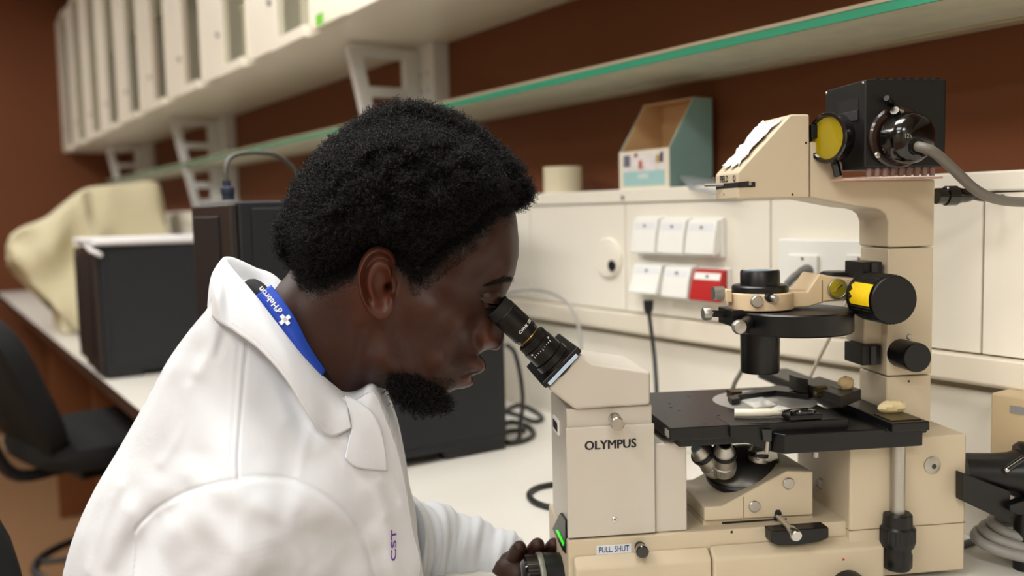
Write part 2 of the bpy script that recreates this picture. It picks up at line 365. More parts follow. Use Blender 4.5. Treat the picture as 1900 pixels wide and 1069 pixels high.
# front box with nameplate panel
fb = part('front_box', MB().box(uL+.0015, uR-.001, V0+.004, VB, wBase, wT+.018), GREYB, scope, .002)
part('name_panel', MB().box(uL, uR, V0, V0+.0042, wPB+.0012, wT), GREYB, scope, .0015)
l0 = text_mb('OLYMPUS', .0125, P(1133, 825.5, V0-.0001), (1, 0, .0), EW, .0002)
us = [p[0] for p in l0.v]; k = (up(1181, 826, V0)-up(1085, 826, V0)-.0008)/(max(us)-min(us)); cc = (max(us)+min(us))/2; c2 = up(1133, 826, V0); lt = MB()
for n_c, (dx_, dz_) in enumerate(((-.0004, -.0001), (-.0002, .0001), (0, 0), (.0002, -.0001), (.0004, .0001))):
    lt.add([((p[0]-cc)*k+c2+dx_, p[1]-.00002*n_c, p[2]+dz_) for p in l0.v], l0.f)
part('lettering', lt, INK, scope, label='black maker name lettering')
part('screw_hole', near_knob(P(1141, 965, V0-.0006), .0031, .002, [(0, .0031), (.0014, .0031), (.002, .0026)], 18), CHROME, scope)
part('screw_hole', near_knob(P(1141, 965, V0-.0008), .0018, .001, None, 14), INK, scope)
part('clamp_screw', MB().lathe(P(1137, 772, V0+.004), (P(1146, 787, .832)-P(1137, 772, V0+.004)), [(0, .0032), (.012, .0032), (.0125, .0066), (.032, .0066), (.033, .0056)], 24), CHROME, scope)
bl = P(1030, 806, .91)
lb = MB().box(uL-.0002, uL+.002, .905, .935, wT-.018, wT-.003); part('barcode_label', lb, mat('label_white', '#e8e6e4', .5), scope)
cb = MB()
for i in range(9): cb.box(uL-.0006, uL-.0001, .907+i*.0028, .907+i*.0028+(.001+.0006*(i % 3)), wT-.015, wT-.006)
part('barcode_bars', cb, INK, scope, kind='stuff')
# meter on the left face
def lf(pts): return [(lambda q: (q[1], q[2]))(Pu(x, y, uL)) for x, y in pts]
part('meter_housing', MB().prism(lf([(1027, 981), (1041, 952), (1051, 966), (1051, 1027), (1046, 1022)]), 0, uL-.0012, uL+.003), BLK, scope)
part('green_bar', MB().prism(lf([(1034.5, 984), (1038.5, 983), (1049, 1008), (1048, 1013)]), 0, uL-.0020, uL-.0012), mat('green_led', '#2fe01f', .4, emit=.45), scope)
part('blue_tape', MB().box(uL-.001, uL+.0005, .93, .95, wp(1015, 1016, .94)-.003, wp(1015, 1016, .94)+.003), mat('blue_tape', '#3f7fc8', .5), scope)
part('side_cover', MB().box(uR+.0006, up(1275, 900, V0+.004), V0+.004, VB-.005, wBase, wp(1245, 822, V0+.004)), GREYB, scope, .002)
# pull knob and its label
part('pull_label', MB().prism(pol([(1107, 1013), (1171, 1009), (1171, 1026), (1107, 1030)], V0), 1, V0-.0006, V0+.001), mat('label_blue_white', '#d3d9e4', .5), scope)
lt = text_mb('PULL. SHUT', .0082, P(1140, 1019.5, V0-.0008), (1, 0, 0), EW, .0001, bold=.00006)
us = [p[0] for p in lt.v]; k = (up(1167, 1019, V0)-up(1111, 1019, V0))/(max(us)-min(us)); cc = (max(us)+min(us))/2; c2 = up(1139, 1019, V0)
lt.v = [((p[0]-cc)*k+c2, p[1], p[2]) for p in lt.v]
part('lettering', lt, mat('navy_ink', '#23315a', .5), scope)
pk = part('pull_knob', MB().lathe(P(1187, 1014, V0), P(1192, 1024, V0-.02)-P(1187, 1014, V0), [(0, .0055), (.004, .0055), (.0042, .0048), (.018, .0062), (.021, .0062), (.0222, .005)], 24), BLKG, scope)
# left focusing knob
kc = P(1043, 1082, .905)
def L(a, r): return (a*MMP, r*MMP)
fk = part('focus_knob', MB().lathe(kc, (-1, 0, 0), [L(-6, 50), L(2, 60), L(36, 62), L(38, 60)], 40), BLK, scope)
part('chrome_ring', MB().lathe(kc, (-1, 0, 0), [L(38, 62), L(40, 63), L(47, 63), L(49, 61)], 40), SATIN, fk)
part('knurled_ring', MB().ribbed(kc, (-1, 0, 0), 49*MMP, 72*MMP, 59*MMP, .0012, 44), BLKG, fk)
part('fine_knob', MB().lathe(kc, (-1, 0, 0), [L(72, 54), L(76, 53), L(82, 46), L(84, 40)], 40), BLKG, fk)
# binocular head
VH0, VH1 = .858, .957
hp = pol([(1016.6, 721), (1078, 656), (1100.4, 674), (1207.8, 689.7), (1207.8, 752), (1067.7, 761)], VH0)
hd = part('binocular_head', MB().prism(hp, 1, VH0, VH1), GREYB, scope, .0035)
part('head_mount', MB().lathe(((uL+uR)/2+.006, .907, wT+.012), (0, 0, 1), [(0, .040), (.012, .040)], 40), BLK, scope)
a = P(1016, 719, VH0); b = P(1078, 655, VH0); ax = np.array([a[2]-b[2], 0, b[0]-a[0]]); ax /= np.linalg.norm(ax); ax = -ax if ax[0] > 0 else ax
al = (b-a)/np.linalg.norm(b-a)
def slab(o0, o1, s0, s1, v0, v1):
    pp = [a+al*s+ax*o for s, o in ((s0, o0), (s1, o0), (s1, o1), (s0, o1))]
    return MB().prism([(q[0], q[2]) for q in pp], 1, v0, v1)
LN = np.linalg.norm(b-a)
part('eyepiece_plate', slab(.0003, .0075, -.002, LN+.002, VH0-.001, VH1+.001), BLK, scope, .0015)
part('edge_reflection', slab(-.0002, .0035, .003, LN-.004, VH0-.0022, VH0-.0008), mat('pale_blue_reflection', '#b9cfe6', .3), scope, .0005)  # light reflected by the plate edge, painted as a pale blue strip
def eyepiece(v, full):
    c0 = P(1044.6, 684, v)
    ct = P(932, 578, v); d = ct-c0; d[1] = 0; Lz = np.linalg.norm(d); d /= Lz
    z = .1362e-3*1.0
    e = part('eyepiece', MB().lathe(c0, d, [(0, .0172), (.012, .0172), (.0125, .0162), (.020, .0160), (.021, .0168), (.0365, .0163), (.0372, .0148), (.0375, .0152), (.0445, .0152), (.0452, .0118), (.0515, .0115), (.052, .0140), (.0800, .0140), (.0808, .0134)], 40), BLK, scope)
    part('adjustment_ring', MB().ribbed(c0, d, .0380, .0440, .0156, .0005, 44), BLK, e)
    part('index_ring', MB().lathe(c0, d, [(.0125, .0165), (.013, .0182), (.0195, .0178), (.020, .0165)], 40), BLK, e)
    part('brass_band', MB().lathe(c0, d, [(.0470, .0121), (.0474, .0123), (.0482, .0121)], 36), mat('brass', '#b99a4a', .3, 1), e)
    part('eyecup', MB().lathe(c0, d, [(.0806, .0136), (.083, .0140), (.088, .0128), (.091, .0132), (.0913, .0118), (.087, .0108)], 36, False), mat('black_rubber', '#101010', .7), e)
    part('ocular_lens', MB().lathe(c0, d, [(.083, .0115), (.0835, .008), (.084, .002)], 30), LENSM, e)
    if full:
        s = np.cross(d, [0, -1, 0]); s /= np.linalg.norm(s)     # across the tube, in the picture plane
        s = s if s[2] < 0 else -s
        for k in range(9):
            th = math.radians(-40+10*k)
            pt = c0+d*.0325+.0168*(np.array([0, -1., 0])*math.cos(th)+s*math.sin(th)); tg = np.cross(d, pt-(c0+d*.0325)); tg /= np.linalg.norm(tg)
            n_ = (pt-(c0+d*.0325))/.0168; ln = .0022 if k % 4 == 0 else .0013
            mb = MB(); q = [pt+n_*.0002+tg*x+d*y for x, y in ((-.0002, 0), (.0002, 0), (.0002, -ln), (-.0002, -ln))]
            mb.add(q+[p-n_*.0004 for p in q], [(0, 1, 2, 3), (7, 6, 5, 4), (0, 4, 5, 1), (1, 5, 6, 2), (2, 6, 7, 3), (3, 7, 4, 0)])
            part('scale_mark', mb, WINK, e)
        ey = d; ex = -s
        def wrap(txt, size, h, th0, r):
            mb = text_mb(txt, size, (0, 0, 0), (1, 0, 0), (0, 1, 0), .00005, bold=.00005); out = MB(); cen = c0+d*h
            out.add([cen+d*p[1]+(r+p[2])*(np.array([0, -1., 0])*math.cos(th0-p[0]/r)+s*math.sin(th0-p[0]/r)) for p in mb.v], mb.f); return out
        part('lettering', wrap('CWHK 10X', .0040, .0585, -.42, .0141), WINK, e)
        part('lettering', wrap('60', .0026, .0345, -.80, .0168), WINK, e)
        part('lettering', wrap('50', .0026, .0345, .72, .0168), WINK, e)
    return e
eyepiece(.874, True); eyepiece(.938, False)
# ---- stage
vs = .842
wS = wp(1243, 795, vs); th = wp(1243, 795, vs)-wp(1243, 819, vs)
uS = up(1243, 795, vs); uSR = up(1575, 780, vs)
vFar = Pw(1290, 724, wS)[1]
st = part('stage_plate', MB().box(uS, uSR, vs, vFar, wS-th, wS), BLK, scope, .0012)
part('stage_underframe', MB().box(uS+.012, uSR, vs+.012, vFar-.01, wS-th-.010, wS-th), BLK, scope, .002)
part('edge_label', MB().box(uS-.0004, uS+.0005, vs+.003, vs+.016, wS-th*.8, wS-th*.25), mat('label_grey', '#8b8880', .5), st)
for x, y in ((1242, 749), (1245, 756), (1261, 762), (1277, 736), (1333, 771), (1307, 787)):
    c = Pw(x, y, wS); part('screw_hole', MB().lathe((c[0], c[1], wS-.0002), (0, 0, 1), [(0, .0016), (.0005, .0016)], 12), INK, st)
ci = Pw(1418, 744, wS)
part('insert_plate', MB().lathe((ci[0], ci[1], wS), (0, 0, 1), [(0, .055), (.0006, .055), (.0008, .0545)], 48), mat('frosted_insert', '#9d9a95', .35, .3, var=.05), st)
part('aperture', MB().lathe((ci[0]+.004, ci[1], wS+.0008), (0, 0, 1), [(0, .012), (.0002, .012)], 32), mat('aperture_pale', '#b7b4ad', .3), st)
# cross-travel carriage in front and right
wA = wS+.002; va = .830
fr1 = pol([(1355, 790), (1432, 788), (1432, 838), (1355, 812)], .838)
part('carriage_block', MB().prism(fr1, 1, .838, .88), BLK, scope, .001)
uA0, uA1 = up(1432, 805, va), up(1713, 800, va); wa0, wa1 = wp(1460, 843, va), wp(1460, 806, va)
part('carriage_arm', MB().prism([(uA0+.013, va), (uA1, va), (uA1, va+.10), (uA0+.06, va+.10), (uA0-.004, va+.045), (uA0-.004, va+.020)], 2, wa0, wa1), BLK, scope, .0015)
part('carriage_latch', MB().prism(pol([(1413, 796), (1433, 796), (1433, 819), (1416, 819)], .834), 1, .834, .845), BLKG, scope, .001)
part('latch_pin', MB().cyl(P(1424, 819, .838), P(1422, 840, .838), .0022, n=14), SATIN, scope)
# guide rail running away from the viewer
ur0 = up(1672, 800, .846); wr = wp(1672, 800, .846)
wtop = wr+.015
rn, rf = Pw(1690, 782, wtop), Pw(1437, 684, wtop)
rd = rf-rn; rd /= np.linalg.norm(rd); rp = np.array([rd[1], -rd[0], 0]); rp = rp if rp[0] > 0 else -rp
def rail(o0, o1, a0, a1, w0, w1): return MB().prism([(q[0], q[1]) for q in (rn+rp*o0+rd*a0, rn+rp*o1+rd*a0, rn+rp*o1+rf*0+rd*a1, rn+rp*o0+rd*a1)], 2, w0, w1)
RL = np.linalg.norm(rf-rn)
part('guide_rail', rail(-.022, .018, -.004, RL, wa1-.002, wtop), BLK, scope, .0015)
part('rail_groove', rail(-.0226, -.0218, .004, RL+.0006, wr+.004, wr+.008), INK, scope)
part('rail_top_plate', rail(-.018, .014, .004, .036, wtop-.0002, wtop+.0010), mat('brass_dark', '#4a4022', .35, .6), scope)
part('end_block', MB().box(ur0-.020, uA1, va-.001, va+.028, wa1-.001, wr+.012), BLK, scope, .0015)
part('end_screw', MB().cyl((uA1, va+.008, wr+.002), (uA1+.007, va+.008, wr+.002), .0028, n=14), BLK, scope)
vq = .935
part('slide_carriage', MB().prism([(q[0], q[1]) for q in [Pw(x, y, wS+.016) for x, y in ((1484, 708), (1520, 698), (1598, 722), (1562, 736))]], 2, wS+.004, wS+.016), mat('dark_grey_metal', '#3a3733', .4, .5), scope, .001)
part('carriage_clamp', MB().prism(pol([(1478, 700), (1500, 704), (1500, 733), (1478, 727)], vq), 1, vq, vq+.02), mat('dark_grey_metal', '#3a3733', .4, .5), scope, .001)
part('carriage_clamp', MB().prism(pol([(1553, 722), (1572, 722), (1572, 756), (1553, 752)], vq-.03), 1, vq-.03, vq-.012), mat('dark_grey_metal', '#3a3733', .4, .5), scope, .001)
part('lead_screw', MB().cyl(P(1513, 727, vq-.02), P(1553, 729, vq-.02), .0034, n=18), SATIN, scope)
part('lead_nut', MB().ribbed(P(1513, 727, vq-.02), (1, 0, 0), 0, .012, .0062, .0006, 18), mat('dark_brass', '#6f6242', .35, .9), scope)
# specimen holder
hol = part('specimen_holder', MB().prism([(q[0], q[1]) for q in [Pw(x, y, wS+.006) for x, y in ((1350, 738), (1358, 744), (1372, 742), (1370, 736), (1440, 727), (1500, 734), (1520, 728), (1440, 717))]], 2, wS+.002, wS+.0075), BLK, scope, .0006)
part('holder_jaw', MB().box(*(lambda q: (q[0]-.006, q[0]+.006, q[1]-.012, q[1]+.004, wS+.001, wS+.009))(Pw(1360, 738, wS)), ), mat('brown_metal', '#4b3820', .4, .7), hol)
q0, q1 = Pw(1465, 775, wS+.004), Pw(1519, 768, wS+.004)
part('clamp_base', MB().box(q0[0], q1[0], q0[1], q0[1]+.02, wS+.0005, wS+.006), BLK, scope, .001)
part('clamp_loop', MB().torus(Pw(1490, 764, wS+.009), (0, .2, 1), .011, .0022, 30, 8), BLKG, scope)
# focus-travel control rod with double knob
cr = P(1667, 840, .846)
part('control_rod', MB().cyl((cr[0], cr[1], wp(1667, 960, .846)), (cr[0], cr[1], wa0), 13.2*MMP, n=30), SATIN, scope)
def W_(py): return wp(1667, py, .846)
part('rod_collar', MB().lathe((cr[0], cr[1], W_(958)), (0, 0, 1), [(0, 15*MMP), (W_(954)-W_(958), 15*MMP)], 30), CHROME, scope)
part('upper_knob', MB().lathe((cr[0], cr[1], 0), (0, 0, 1), [(W_(1012), 31*MMP), (W_(1004), 33*MMP), (W_(978), 33*MMP), (W_(974), 28*MMP), (W_(954), 27*MMP), (W_(951), 24*MMP)], 36), BLK, scope)
part('upper_knob_grip', MB().ribbed((cr[0], cr[1], 0), (0, 0, 1), W_(1003), W_(979), 33.8*MMP, .0007, 26), BLK, scope)
part('lower_knob', MB().lathe((cr[0], cr[1], 0), (0, 0, 1), [(W_(1054), 24*MMP), (W_(1048), 28*MMP), (W_(1026), 28*MMP), (W_(1022), 26*MMP), (W_(1012), 26*MMP)], 36), BLK, scope)
# ---- nosepiece
VN = .872
nb = pol([(1307, 968), (1307, 941), (1340, 939), (1460, 874), (1509, 875), (1509, 956)], VN)
part('nosepiece_block', MB().prism(nb, 1, VN, VN+.095), BEIGE, scope, .002)
part('block_seam', MB().prism(pol([(1379.5, 922), (1380.7, 922), (1380.7, 960), (1379.5, 961)], VN-.0003), 1, VN-.0003, VN+.001), mat('seam_brown', '#7d6a4e', .6), scope)
part('block_foot', MB().prism(pol([(1305, 1003), (1305, 966), (1509, 956), (1509, 975), (1338, 984)], VN+.004), 1, VN+.004, VN+.085), BEIGE, scope, .001)
part('foot_gap', MB().prism(pol([(1340, 977), (1460, 968), (1460, 962), (1340, 969)], VN+.0035), 1, VN+.0035, VN+.01), INK, scope)
for x, y, r in ((1401, 941, 11.5), (1464, 898, 11.5)):
    part('cap_screw', near_knob(P(x, y, VN-.0022), r*MMP, .0026, [(0, r*MMP), (.0018, r*MMP), (.0026, (r-1.5)*MMP)]), SATIN, scope)
part('lever_slot', MB().prism(pol([(1437, 966), (1437, 952), (1440, 946), (1447, 946), (1450, 952), (1450, 966)], VN), 1, VN-.0006, VN+.001), INK, scope)
a_, b_ = P(1443, 958, VN), P(1475, 992, .835)
lv = part('selector_lever', MB().cyl(a_, b_, .0032, n=18), CHROME, scope)
part('lever_tip', MB().lathe(P(1467, 983, .842), b_-a_, [(0, .0048), (.012, .0060), (.0135, .0052)], 22), CHROME, lv)
part('dark_opening', MB().prism(pol([(1431, 986), (1538, 979), (1538, 998), (1520, 1006), (1480, 1012), (1445, 1013), (1432, 1008)], .8445), 1, .8445, V0+.002), BLK, scope, .001)
part('set_screw', near_knob(P(1358, 988, V0-.0006), .0018, .001), INK, scope)
for x, y in ((1359, 1026), (1611, 1007)): part('button', MB().ellipsoid(P(x, y, V0-.004), (.006, .006, .0035), 18, 8), BEIGE, scope)
part('red_dot', near_knob(P(1566, 1039, .8440), .0013, .0008), mat('red_paint', '#c22a1a', .5), scope)
fc = P(1572, 1092, .845)
part('coarse_knob', near_knob(fc-np.array([0, .028, 0]), 37*MMP, .03, [(0, 37*MMP), (.026, 37*MMP), (.03, 33*MMP)]), BLK, scope)
# turret disc, tilted towards the viewer's left
tc_ = P(1378, 868, VN+.046); td = np.array([-.22, -.30, 1.0]); td /= np.linalg.norm(td)
tu = part('turret', MB().lathe(tc_-td*.012, td, [(0, .022), (.004, .030), (.006, .040), (.012, .0405), (.016, .036), (.024, .024)], 44), BLK, scope)
part('turret_face', MB().lathe(tc_-td*.012, td, [(.0150, .0385), (.0180, .0362), (.0258, .0238), (.0272, .016)], 44), mat('gunmetal', '#55534f', .35, .8), tu)
def objective(px, py, v, d, L_, r, tip_dark):
    d = np.array(d, float); d /= np.linalg.norm(d); c = P(px, py, v)
    o = part('objective', MB().lathe(c-d*L_, d, [(0, r), (L_*.30, r), (L_*.31, r*.94), (L_*.62, r*.94), (L_*.64, r*1.0), (L_*.74, r*1.0), (L_*.76, r*.82), (L_*.92, r*.62), (L_, r*.5)], 30), SATIN, scope)
    part('knurled_ring', MB().ribbed(c-d*L_, d, L_*.10, L_*.28, r*1.04, .0005, 36), SATIN, o)
    part('dark_band', MB().lathe(c-d*L_, d, [(L_*.63, r*1.01), (L_*.65, r*1.03), (L_*.73, r*1.03), (L_*.75, r*1.01)], 30), BLK, o)
    part('front_lens', MB().lathe(c-d*L_, d, [(L_*.985, r*.46), (L_*1.008, r*.40)], 24), mat('lens_black', '#0b0d12', .05, coat=1) if tip_dark else LENSM, o)
objective(1292, 830, .890, (-.62, -.30, .66), .040, .0125, False)
objective(1345, 826, .872, (-.16, -.55, .80), .040, .0125, True)
objective(1411, 822, .905, (.10, -.05, 1), .036, .0118, True)
part('objective_cap', MB().prism(pol([(1400, 835), (1440, 828), (1442, 850), (1425, 857), (1400, 852)], .90), 1, .895, .915), SATIN, scope, .002)
# rear black tube towards the column
tb = P(1509, 908, .935)
part('light_tube', MB().lathe(tb, (1, 0, 0), [(0, .017), (.012, .017), (.014, .021), (.05, .023), (.058, .029), (.064, .029)], 30), BLK, scope)
part('tube_screw', near_knob(P(1526, 899, .912), .0055, .006), SATIN, scope)
part('rear_support', MB().box(up(1536, 900, .95), up(1572, 900, .95), .945, .965, wBase, wS-.012), BEIGE, scope, .001)
part('rear_support_cap', MB().lathe(P(1555, 842, .95), (0, 0, 1), [(0, .012), (.006, .012)], 20), SATIN, scope)
part('small_bolt', MB().cyl(P(1513, 848, .86), P(1513, 838, .86), .0035, n=12), SATIN, scope)
# ---- column and upper arm
VC0, VC1 = .88, .937
uC0, uC1 = up(1648, 461, VC0), up(1733, 458, VC0)
wcl, wcm = wp(1690, 697, VC0), wp(1690, 459, VC0)
part('lower_column', MB().box(uC0, uC1-.0008, VC0, VC1, wp(1740, 800, VC0)-.02, wcl-.0005), BEIGE, scope, .0018)
part('middle_column', MB().box(uC0, uC1, VC0, VC1, wcl+.0005, wcm-.0005), BEIGE, scope, .0018)
arm = [(1503, 367), (1592, 384), (1618, 386), (1633, 390), (1643, 398), (1648, 412), (1648, 459.5), (1733.5, 457), (1736, 332.5), (1565, 334), (1565, 306), (1548, 264), (1503, 262)]
part('upper_arm', MB().prism(pol(arm, VC0), 1, VC0, VC1+.004), BEIGE, scope, .0025)
# lamp block with sloped top
lb = part('field_block', MB().prism(pol([(1369, 370), (1369, 320), (1467, 212), (1502.5, 212), (1502.5, 367)], VC0-.002), 1, VC0-.002, VC1+.006), BEIGE, scope, .002)
uF = up(1369, 340, VC0-.002)
sl = part('iris_slot', MB().box(uF-.0003, uF+.018, VC0-.0025, VC1+.002, wp(1385, 346, VC0)-.0008, wp(1385, 338, VC0)), INK, lb)
part('iris_lever', MB().cyl(P(1392, 341, VC0-.003), Pu(1309, 344, uF-.008), .0018, n=14), SATIN, lb)
part('slot_dark', MB().prism(pol([(1350+22, 338), (1389, 336), (1389, 347), (1372, 348)], VC0-.0022), 1, VC0-.0032, VC0), INK, lb)
dd = np.array([0, -1., 0])
part('lettering', text_mb('FIELD', .0098, Pu(1343, 333, uF-.0004), (0, -1, 0), EW, .0001, bold=.00008), INK, lb)
part('iris_symbol', MB().torus(Pu(1362, 331, uF-.0004), (1, 0, 0), .0028, .0004, 20, 5), INK, lb)
part('iris_symbol', MB().torus(Pu(1324, 334, uF-.0004), (1, 0, 0), .0026, .0003, 20, 5), mat('grey_ink', '#8a7c66', .5), lb)
part('lettering', text_mb('A', .004, Pu(1343, 361, uF-.0004), (0, -1, 0), EW, .0001), INK, lb)
for x, y in ((1496, 265), (1471, 361)): part('set_screw', near_knob(P(x, y, VC0-.0026), .0016, .001, None, 12), INK, lb)
part('filter_bracket', MB().box(up(1500, 250, .885), up(1520, 250, .885), .878, .91, wp(1500, 258, .885), wp(1500, 232, .885)), BLK, scope, .001)
# yellow filter in its ring, facing the block
fcn = P(1537, 256, .866); fd = np.array([-.936, -.352, 0.]); fd /= np.linalg.norm(fd)
fl = part('filter_ring', MB().lathe(fcn-fd*.010, fd, [(0, .0195), (0, .0245), (.012, .0255), (.0135, .0245), (.0135, .0215), (.011, .0205)], 44, False), BLKG, scope)
part('yellow_filter', MB().lathe(fcn-fd*.001, fd, [(0, .0212), (.002, .0212)], 44), mat('yellow_glass', '#948100', .08, var=.05, coat=.8), fl)
part('filter_back', MB().lathe(fcn-fd*.011, fd, [(0, .021), (.001, .021)], 30), BLK, fl)
part('filter_handle', MB().cyl(P(1548, 296, .866), P(1555, 327, .862), .0040, n=6), BLK, fl)
part('blue_lens', MB().lathe(P(1509, 276, .905), (-1, -.3, 0), [(0, .007), (.004, .007), (.005, .005)], 20), LENSM, scope)
# lamp housing
VL = .842
uh0, uh1 = up(1605, 146, VL), up(1757, 143, VL); wh0, wh1 = wp(1680, 318, VL), wp(1605, 147, VL)
vh1 = Pu(1535, 170, uh0)[1]+.005
lh = part('lamp_housing', MB().box(uh0, uh1, VL, vh1, wh0+.004, wh1), mat('black_crinkle', '#0d0d0e', .45, var=.25, scale=300, bump=.08, bscale=900), scope, .002)
for k in range(8):
    a0 = uh0+.012+k*(uh1-uh0-.014)/8
    part('cooling_fin', MB().box(a0, a0+.0052, VL+.002, vh1-.004, wh1-.0005, wh1+.0016), BLK, lh, .0005)
for k in range(9):
    a0 = uh0+.008+k*.0083
    part('pin', MB().lathe((a0, VL+.006, wh0-.0045), (0, 0, 1), [(0, .0024), (.006, .0030), (.009, .0024)], 14), mat('pink_grey_plastic', '#8a6f6c', .4), lh)
part('side_vent', MB().box(uh0-.0004, uh0+.001, VL+.012, VL+.052, wh1-.028, wh1-.016), INK, lh)
part('side_vent_lip', MB().box(uh0-.002, uh0, VL+.012, VL+.052, wh1-.038, wh1-.028), mat('grey_black', '#2c2c2e', .5), lh, .0006)
for dz, dv in ((.003, .003), (.003, vh1-VL-.004)):
    part('corner_screw', MB().ellipsoid((uh0, VL+dv, wh1-dz), (.0015, .0015, .0015), 12, 8), CHROME, lh)
fl0 = P(1663, 255, VL)
fm = part('socket_flange', near_knob(fl0-np.array([0, .006, 0]), .0300, .006, [(0, .030), (.004, .030), (.006, .028)], 44), mat('brown_bakelite', '#24130e', .22, var=.1, coat=.4), lh)
sk = P(1678, 262, VL-.03)
part('socket_body', MB().lathe(P(1672, 257, VL-.005), (.16, -1, -.07), [(0, .0250), (.014, .0245), (.019, .0235), (.024, .0195), (.0262, .014), (.0268, .006)], 44), mat('black_bakelite', '#080505', .16, coat=.4), lh)
for x, y in ((1674, 208), (1630, 287)):
    part('flange_screw', near_knob(P(x, y, VL-.0085), .0030, .003, [(0, .0032), (.002, .0032), (.003, .002)], 18), CHROME, lh)
part('socket_pin', MB().cyl(P(1666, 217, VL-.006), P(1660, 205, VL-.012), .0042, n=20), mat('dark_steel', '#4a4844', .3, 1), lh)
part('socket_pin', MB().cyl(P(1655, 193, VL), P(1645, 182, VL-.010), .0028, n=14), BLK, lh)
part('socket_nub', MB().cyl(P(1690, 225, VL-.012), P(1700, 226, VL-.024), .0060, n=20), BLKG, lh)
part('lettering', text_mb('12V 50W', .0060, P(1697, 252, VL-.0322), (1, .16, .02), EW, .0001), mat('silver_ink', '#9a968c', .4), lh)
part('cable_boot', MB().cyl(P(1694, 272, VL-.027), P(1703, 272, VL-.034), .0085, .0075, n=24), BLK, lh)
part('lamp_cable', MB().tube([P(1697, 271, VL-.028), P(1712, 274, VL-.040), P(1735, 284, VL-.045), P(1770, 315, VL-.04), P(1810, 352, VL-.03), P(1850, 370, VL-.01), P(1900, 375, VL+.02), P(1960, 372, VL+.05)], .0050, 14, 8), mat('grey_cable', '#6b665e', .45), lh)
part('mounting_card', MB().box(up(1566, 333, VL+.01), up(1745, 330, VL+.01), VL+.006, VL+.062, wh0-.0075, wh0-.0055), mat('pink_mottled_card', '#c9a69a', .5, var=.45, scale=120), scope)
# connector at the back of the arm
cn = P(1737, 364, .90)
part('connector', MB().lathe(cn, (1, 0, 0), [(0, .0085), (.010, .0085), (.0105, .0105), (.022, .0105), (.0225, .0095), (.030, .0075), (.032, .0078), (.040, .0060)], 26), BLKG, scope)
part('connector_cable', MB().tube([cn+np.array([.036, 0, 0]), cn+np.array([.06, .01, -.004]), cn+np.array([.10, .03, -.002]), cn+np.array([.16, .05, .0])], .0028, 10, 6), mat('brown_cable', '#4c2f2c', .5), scope)
# ---- knobs on the column
VK = VC0
def knob(px, py, vface, r, grip=False):
    c = P(px, py, vface); L_ = VC0-vface
    o = part('column_knob', near_knob(c, r, L_, [(0, r*.98), (L_-.004, r), (L_-.001, r*.99), (L_, r*.95)], 44), BLK, scope)
    return o
kn = knob(1660, 557, .828, 46*MMP)
part('knob_grip', MB().ribbed(P(1660, 557, .828)+np.array([0, .045, 0]), (0, -1, 0), 0, .040, 47.5*MMP, .0007, 44), BLK, kn)
knob(1703, 664, .848, 29*MMP)
part('column_screw', near_knob(P(1688, 625, VC0-.0012), .0032, .002), SATIN, scope)
part('column_screw', near_knob(P(1687, 708, VC0-.0008), .0014, .001), INK, scope)
part('dovetail_slide', MB().box(up(1600, 600, .895), uC0+.002, .892, .93, wp(1620, 637, .9), wp(1620, 500, .9)), BEIGE, scope, .002)
for y0, y1 in ((520, 486), (677, 640)):
    rk = MB().box(up(1597, 500, .888), uC0-.004, .884, .922, wp(1610, y0, .888), wp(1610, y1, .888))
    r_ = part('rack', rk, BLK, scope, .001)
    part('rack_tooth', MB().box(up(1612, 500, .888), up(1622, 500, .888), .8815, .884, wp(1610, y0, .888)+.001, wp(1610, y1, .888)-.001), mat('grey_black', '#2c2c2e', .5), r_, .0004)
# ---- condenser (vertical axis)
VX = .905; mx = .925/F_PX
cc = P(1410, 560, VX); cu = cc[0]
def z(py): return wp(1410, py, VX)
def cl(name, prof, m_, n=40, c=None):
    q = (cu, VX, 0) if c is None else c
    return part(name, MB().lathe(q, (0, 0, 1), [(z(y), r*mx) for y, r in prof], n), m_, scope)
cl('condenser_lens_mount', [(536, 37), (504, 37), (501, 35)], BLK)
cl('condenser_lens', [(502, 33), (500.5, 30), (499, 15)], LENSM)
cl('condenser_flange', [(545, 50), (541, 53), (531, 53), (528, 50)], BLK)
cl('condenser_tube', [(690, 35), (686, 36.5), (622, 37), (616, 39), (545, 39)], BLK)
dc = P(1474, 596, VX-.010)
cl('aperture_disc', [(614, 104), (611, 107), (577, 107), (574, 104)], BLK, 60, (dc[0], dc[1], 0))
part('disc_stop', MB().box(up(1345, 580, VX), up(1380, 580, VX), VX-.02, VX+.02, z(600), z(570)), BLK, scope, .001)
# beige carrier ring and arm
rg = MB(); n = 56; ro, ri = 61*mx, 46*mx; rings = []
for j in range(n+1):
    th_ = math.radians(-215+250*j/n+20)
    e = np.array([math.cos(th_), math.sin(th_), 0]); c = np.array([cu+.001, VX, 0])
    rings.append([c+e*ri+[0, 0, z(572)], c+e*ro+[0, 0, z(572)], c+e*ro+[0, 0, z(541)], c+e*ri+[0, 0, z(541)]])
rg.loft(rings)
CREAMB = mat('light_beige_enamel', '#d9c2a0', .35, var=.03, scale=15)
part('carrier_ring', rg, CREAMB, scope, .0012)
part('carrier_arm', MB().prism(pol([(1455, 572), (1455, 541), (1498, 541), (1520, 508), (1560, 516), (1605, 518), (1605, 556), (1535, 560), (1500, 570)], VX-.018), 1, VX-.018, VX+.022), CREAMB, scope, .002)
part('arm_seam', MB().prism(pol([(1525, 520), (1526.5, 520), (1526.5, 562), (1525, 562)], VX-.0184), 1, VX-.0184, VX-.017), mat('seam_brown', '#7d6a4e', .6), scope)
part('rear_clamp_knob', MB().lathe(P(1552, 512, VX+.03), (0, 0, 1), [(-.004, .016), (.002, .019), (.005, .015)], 26), BLK, scope)
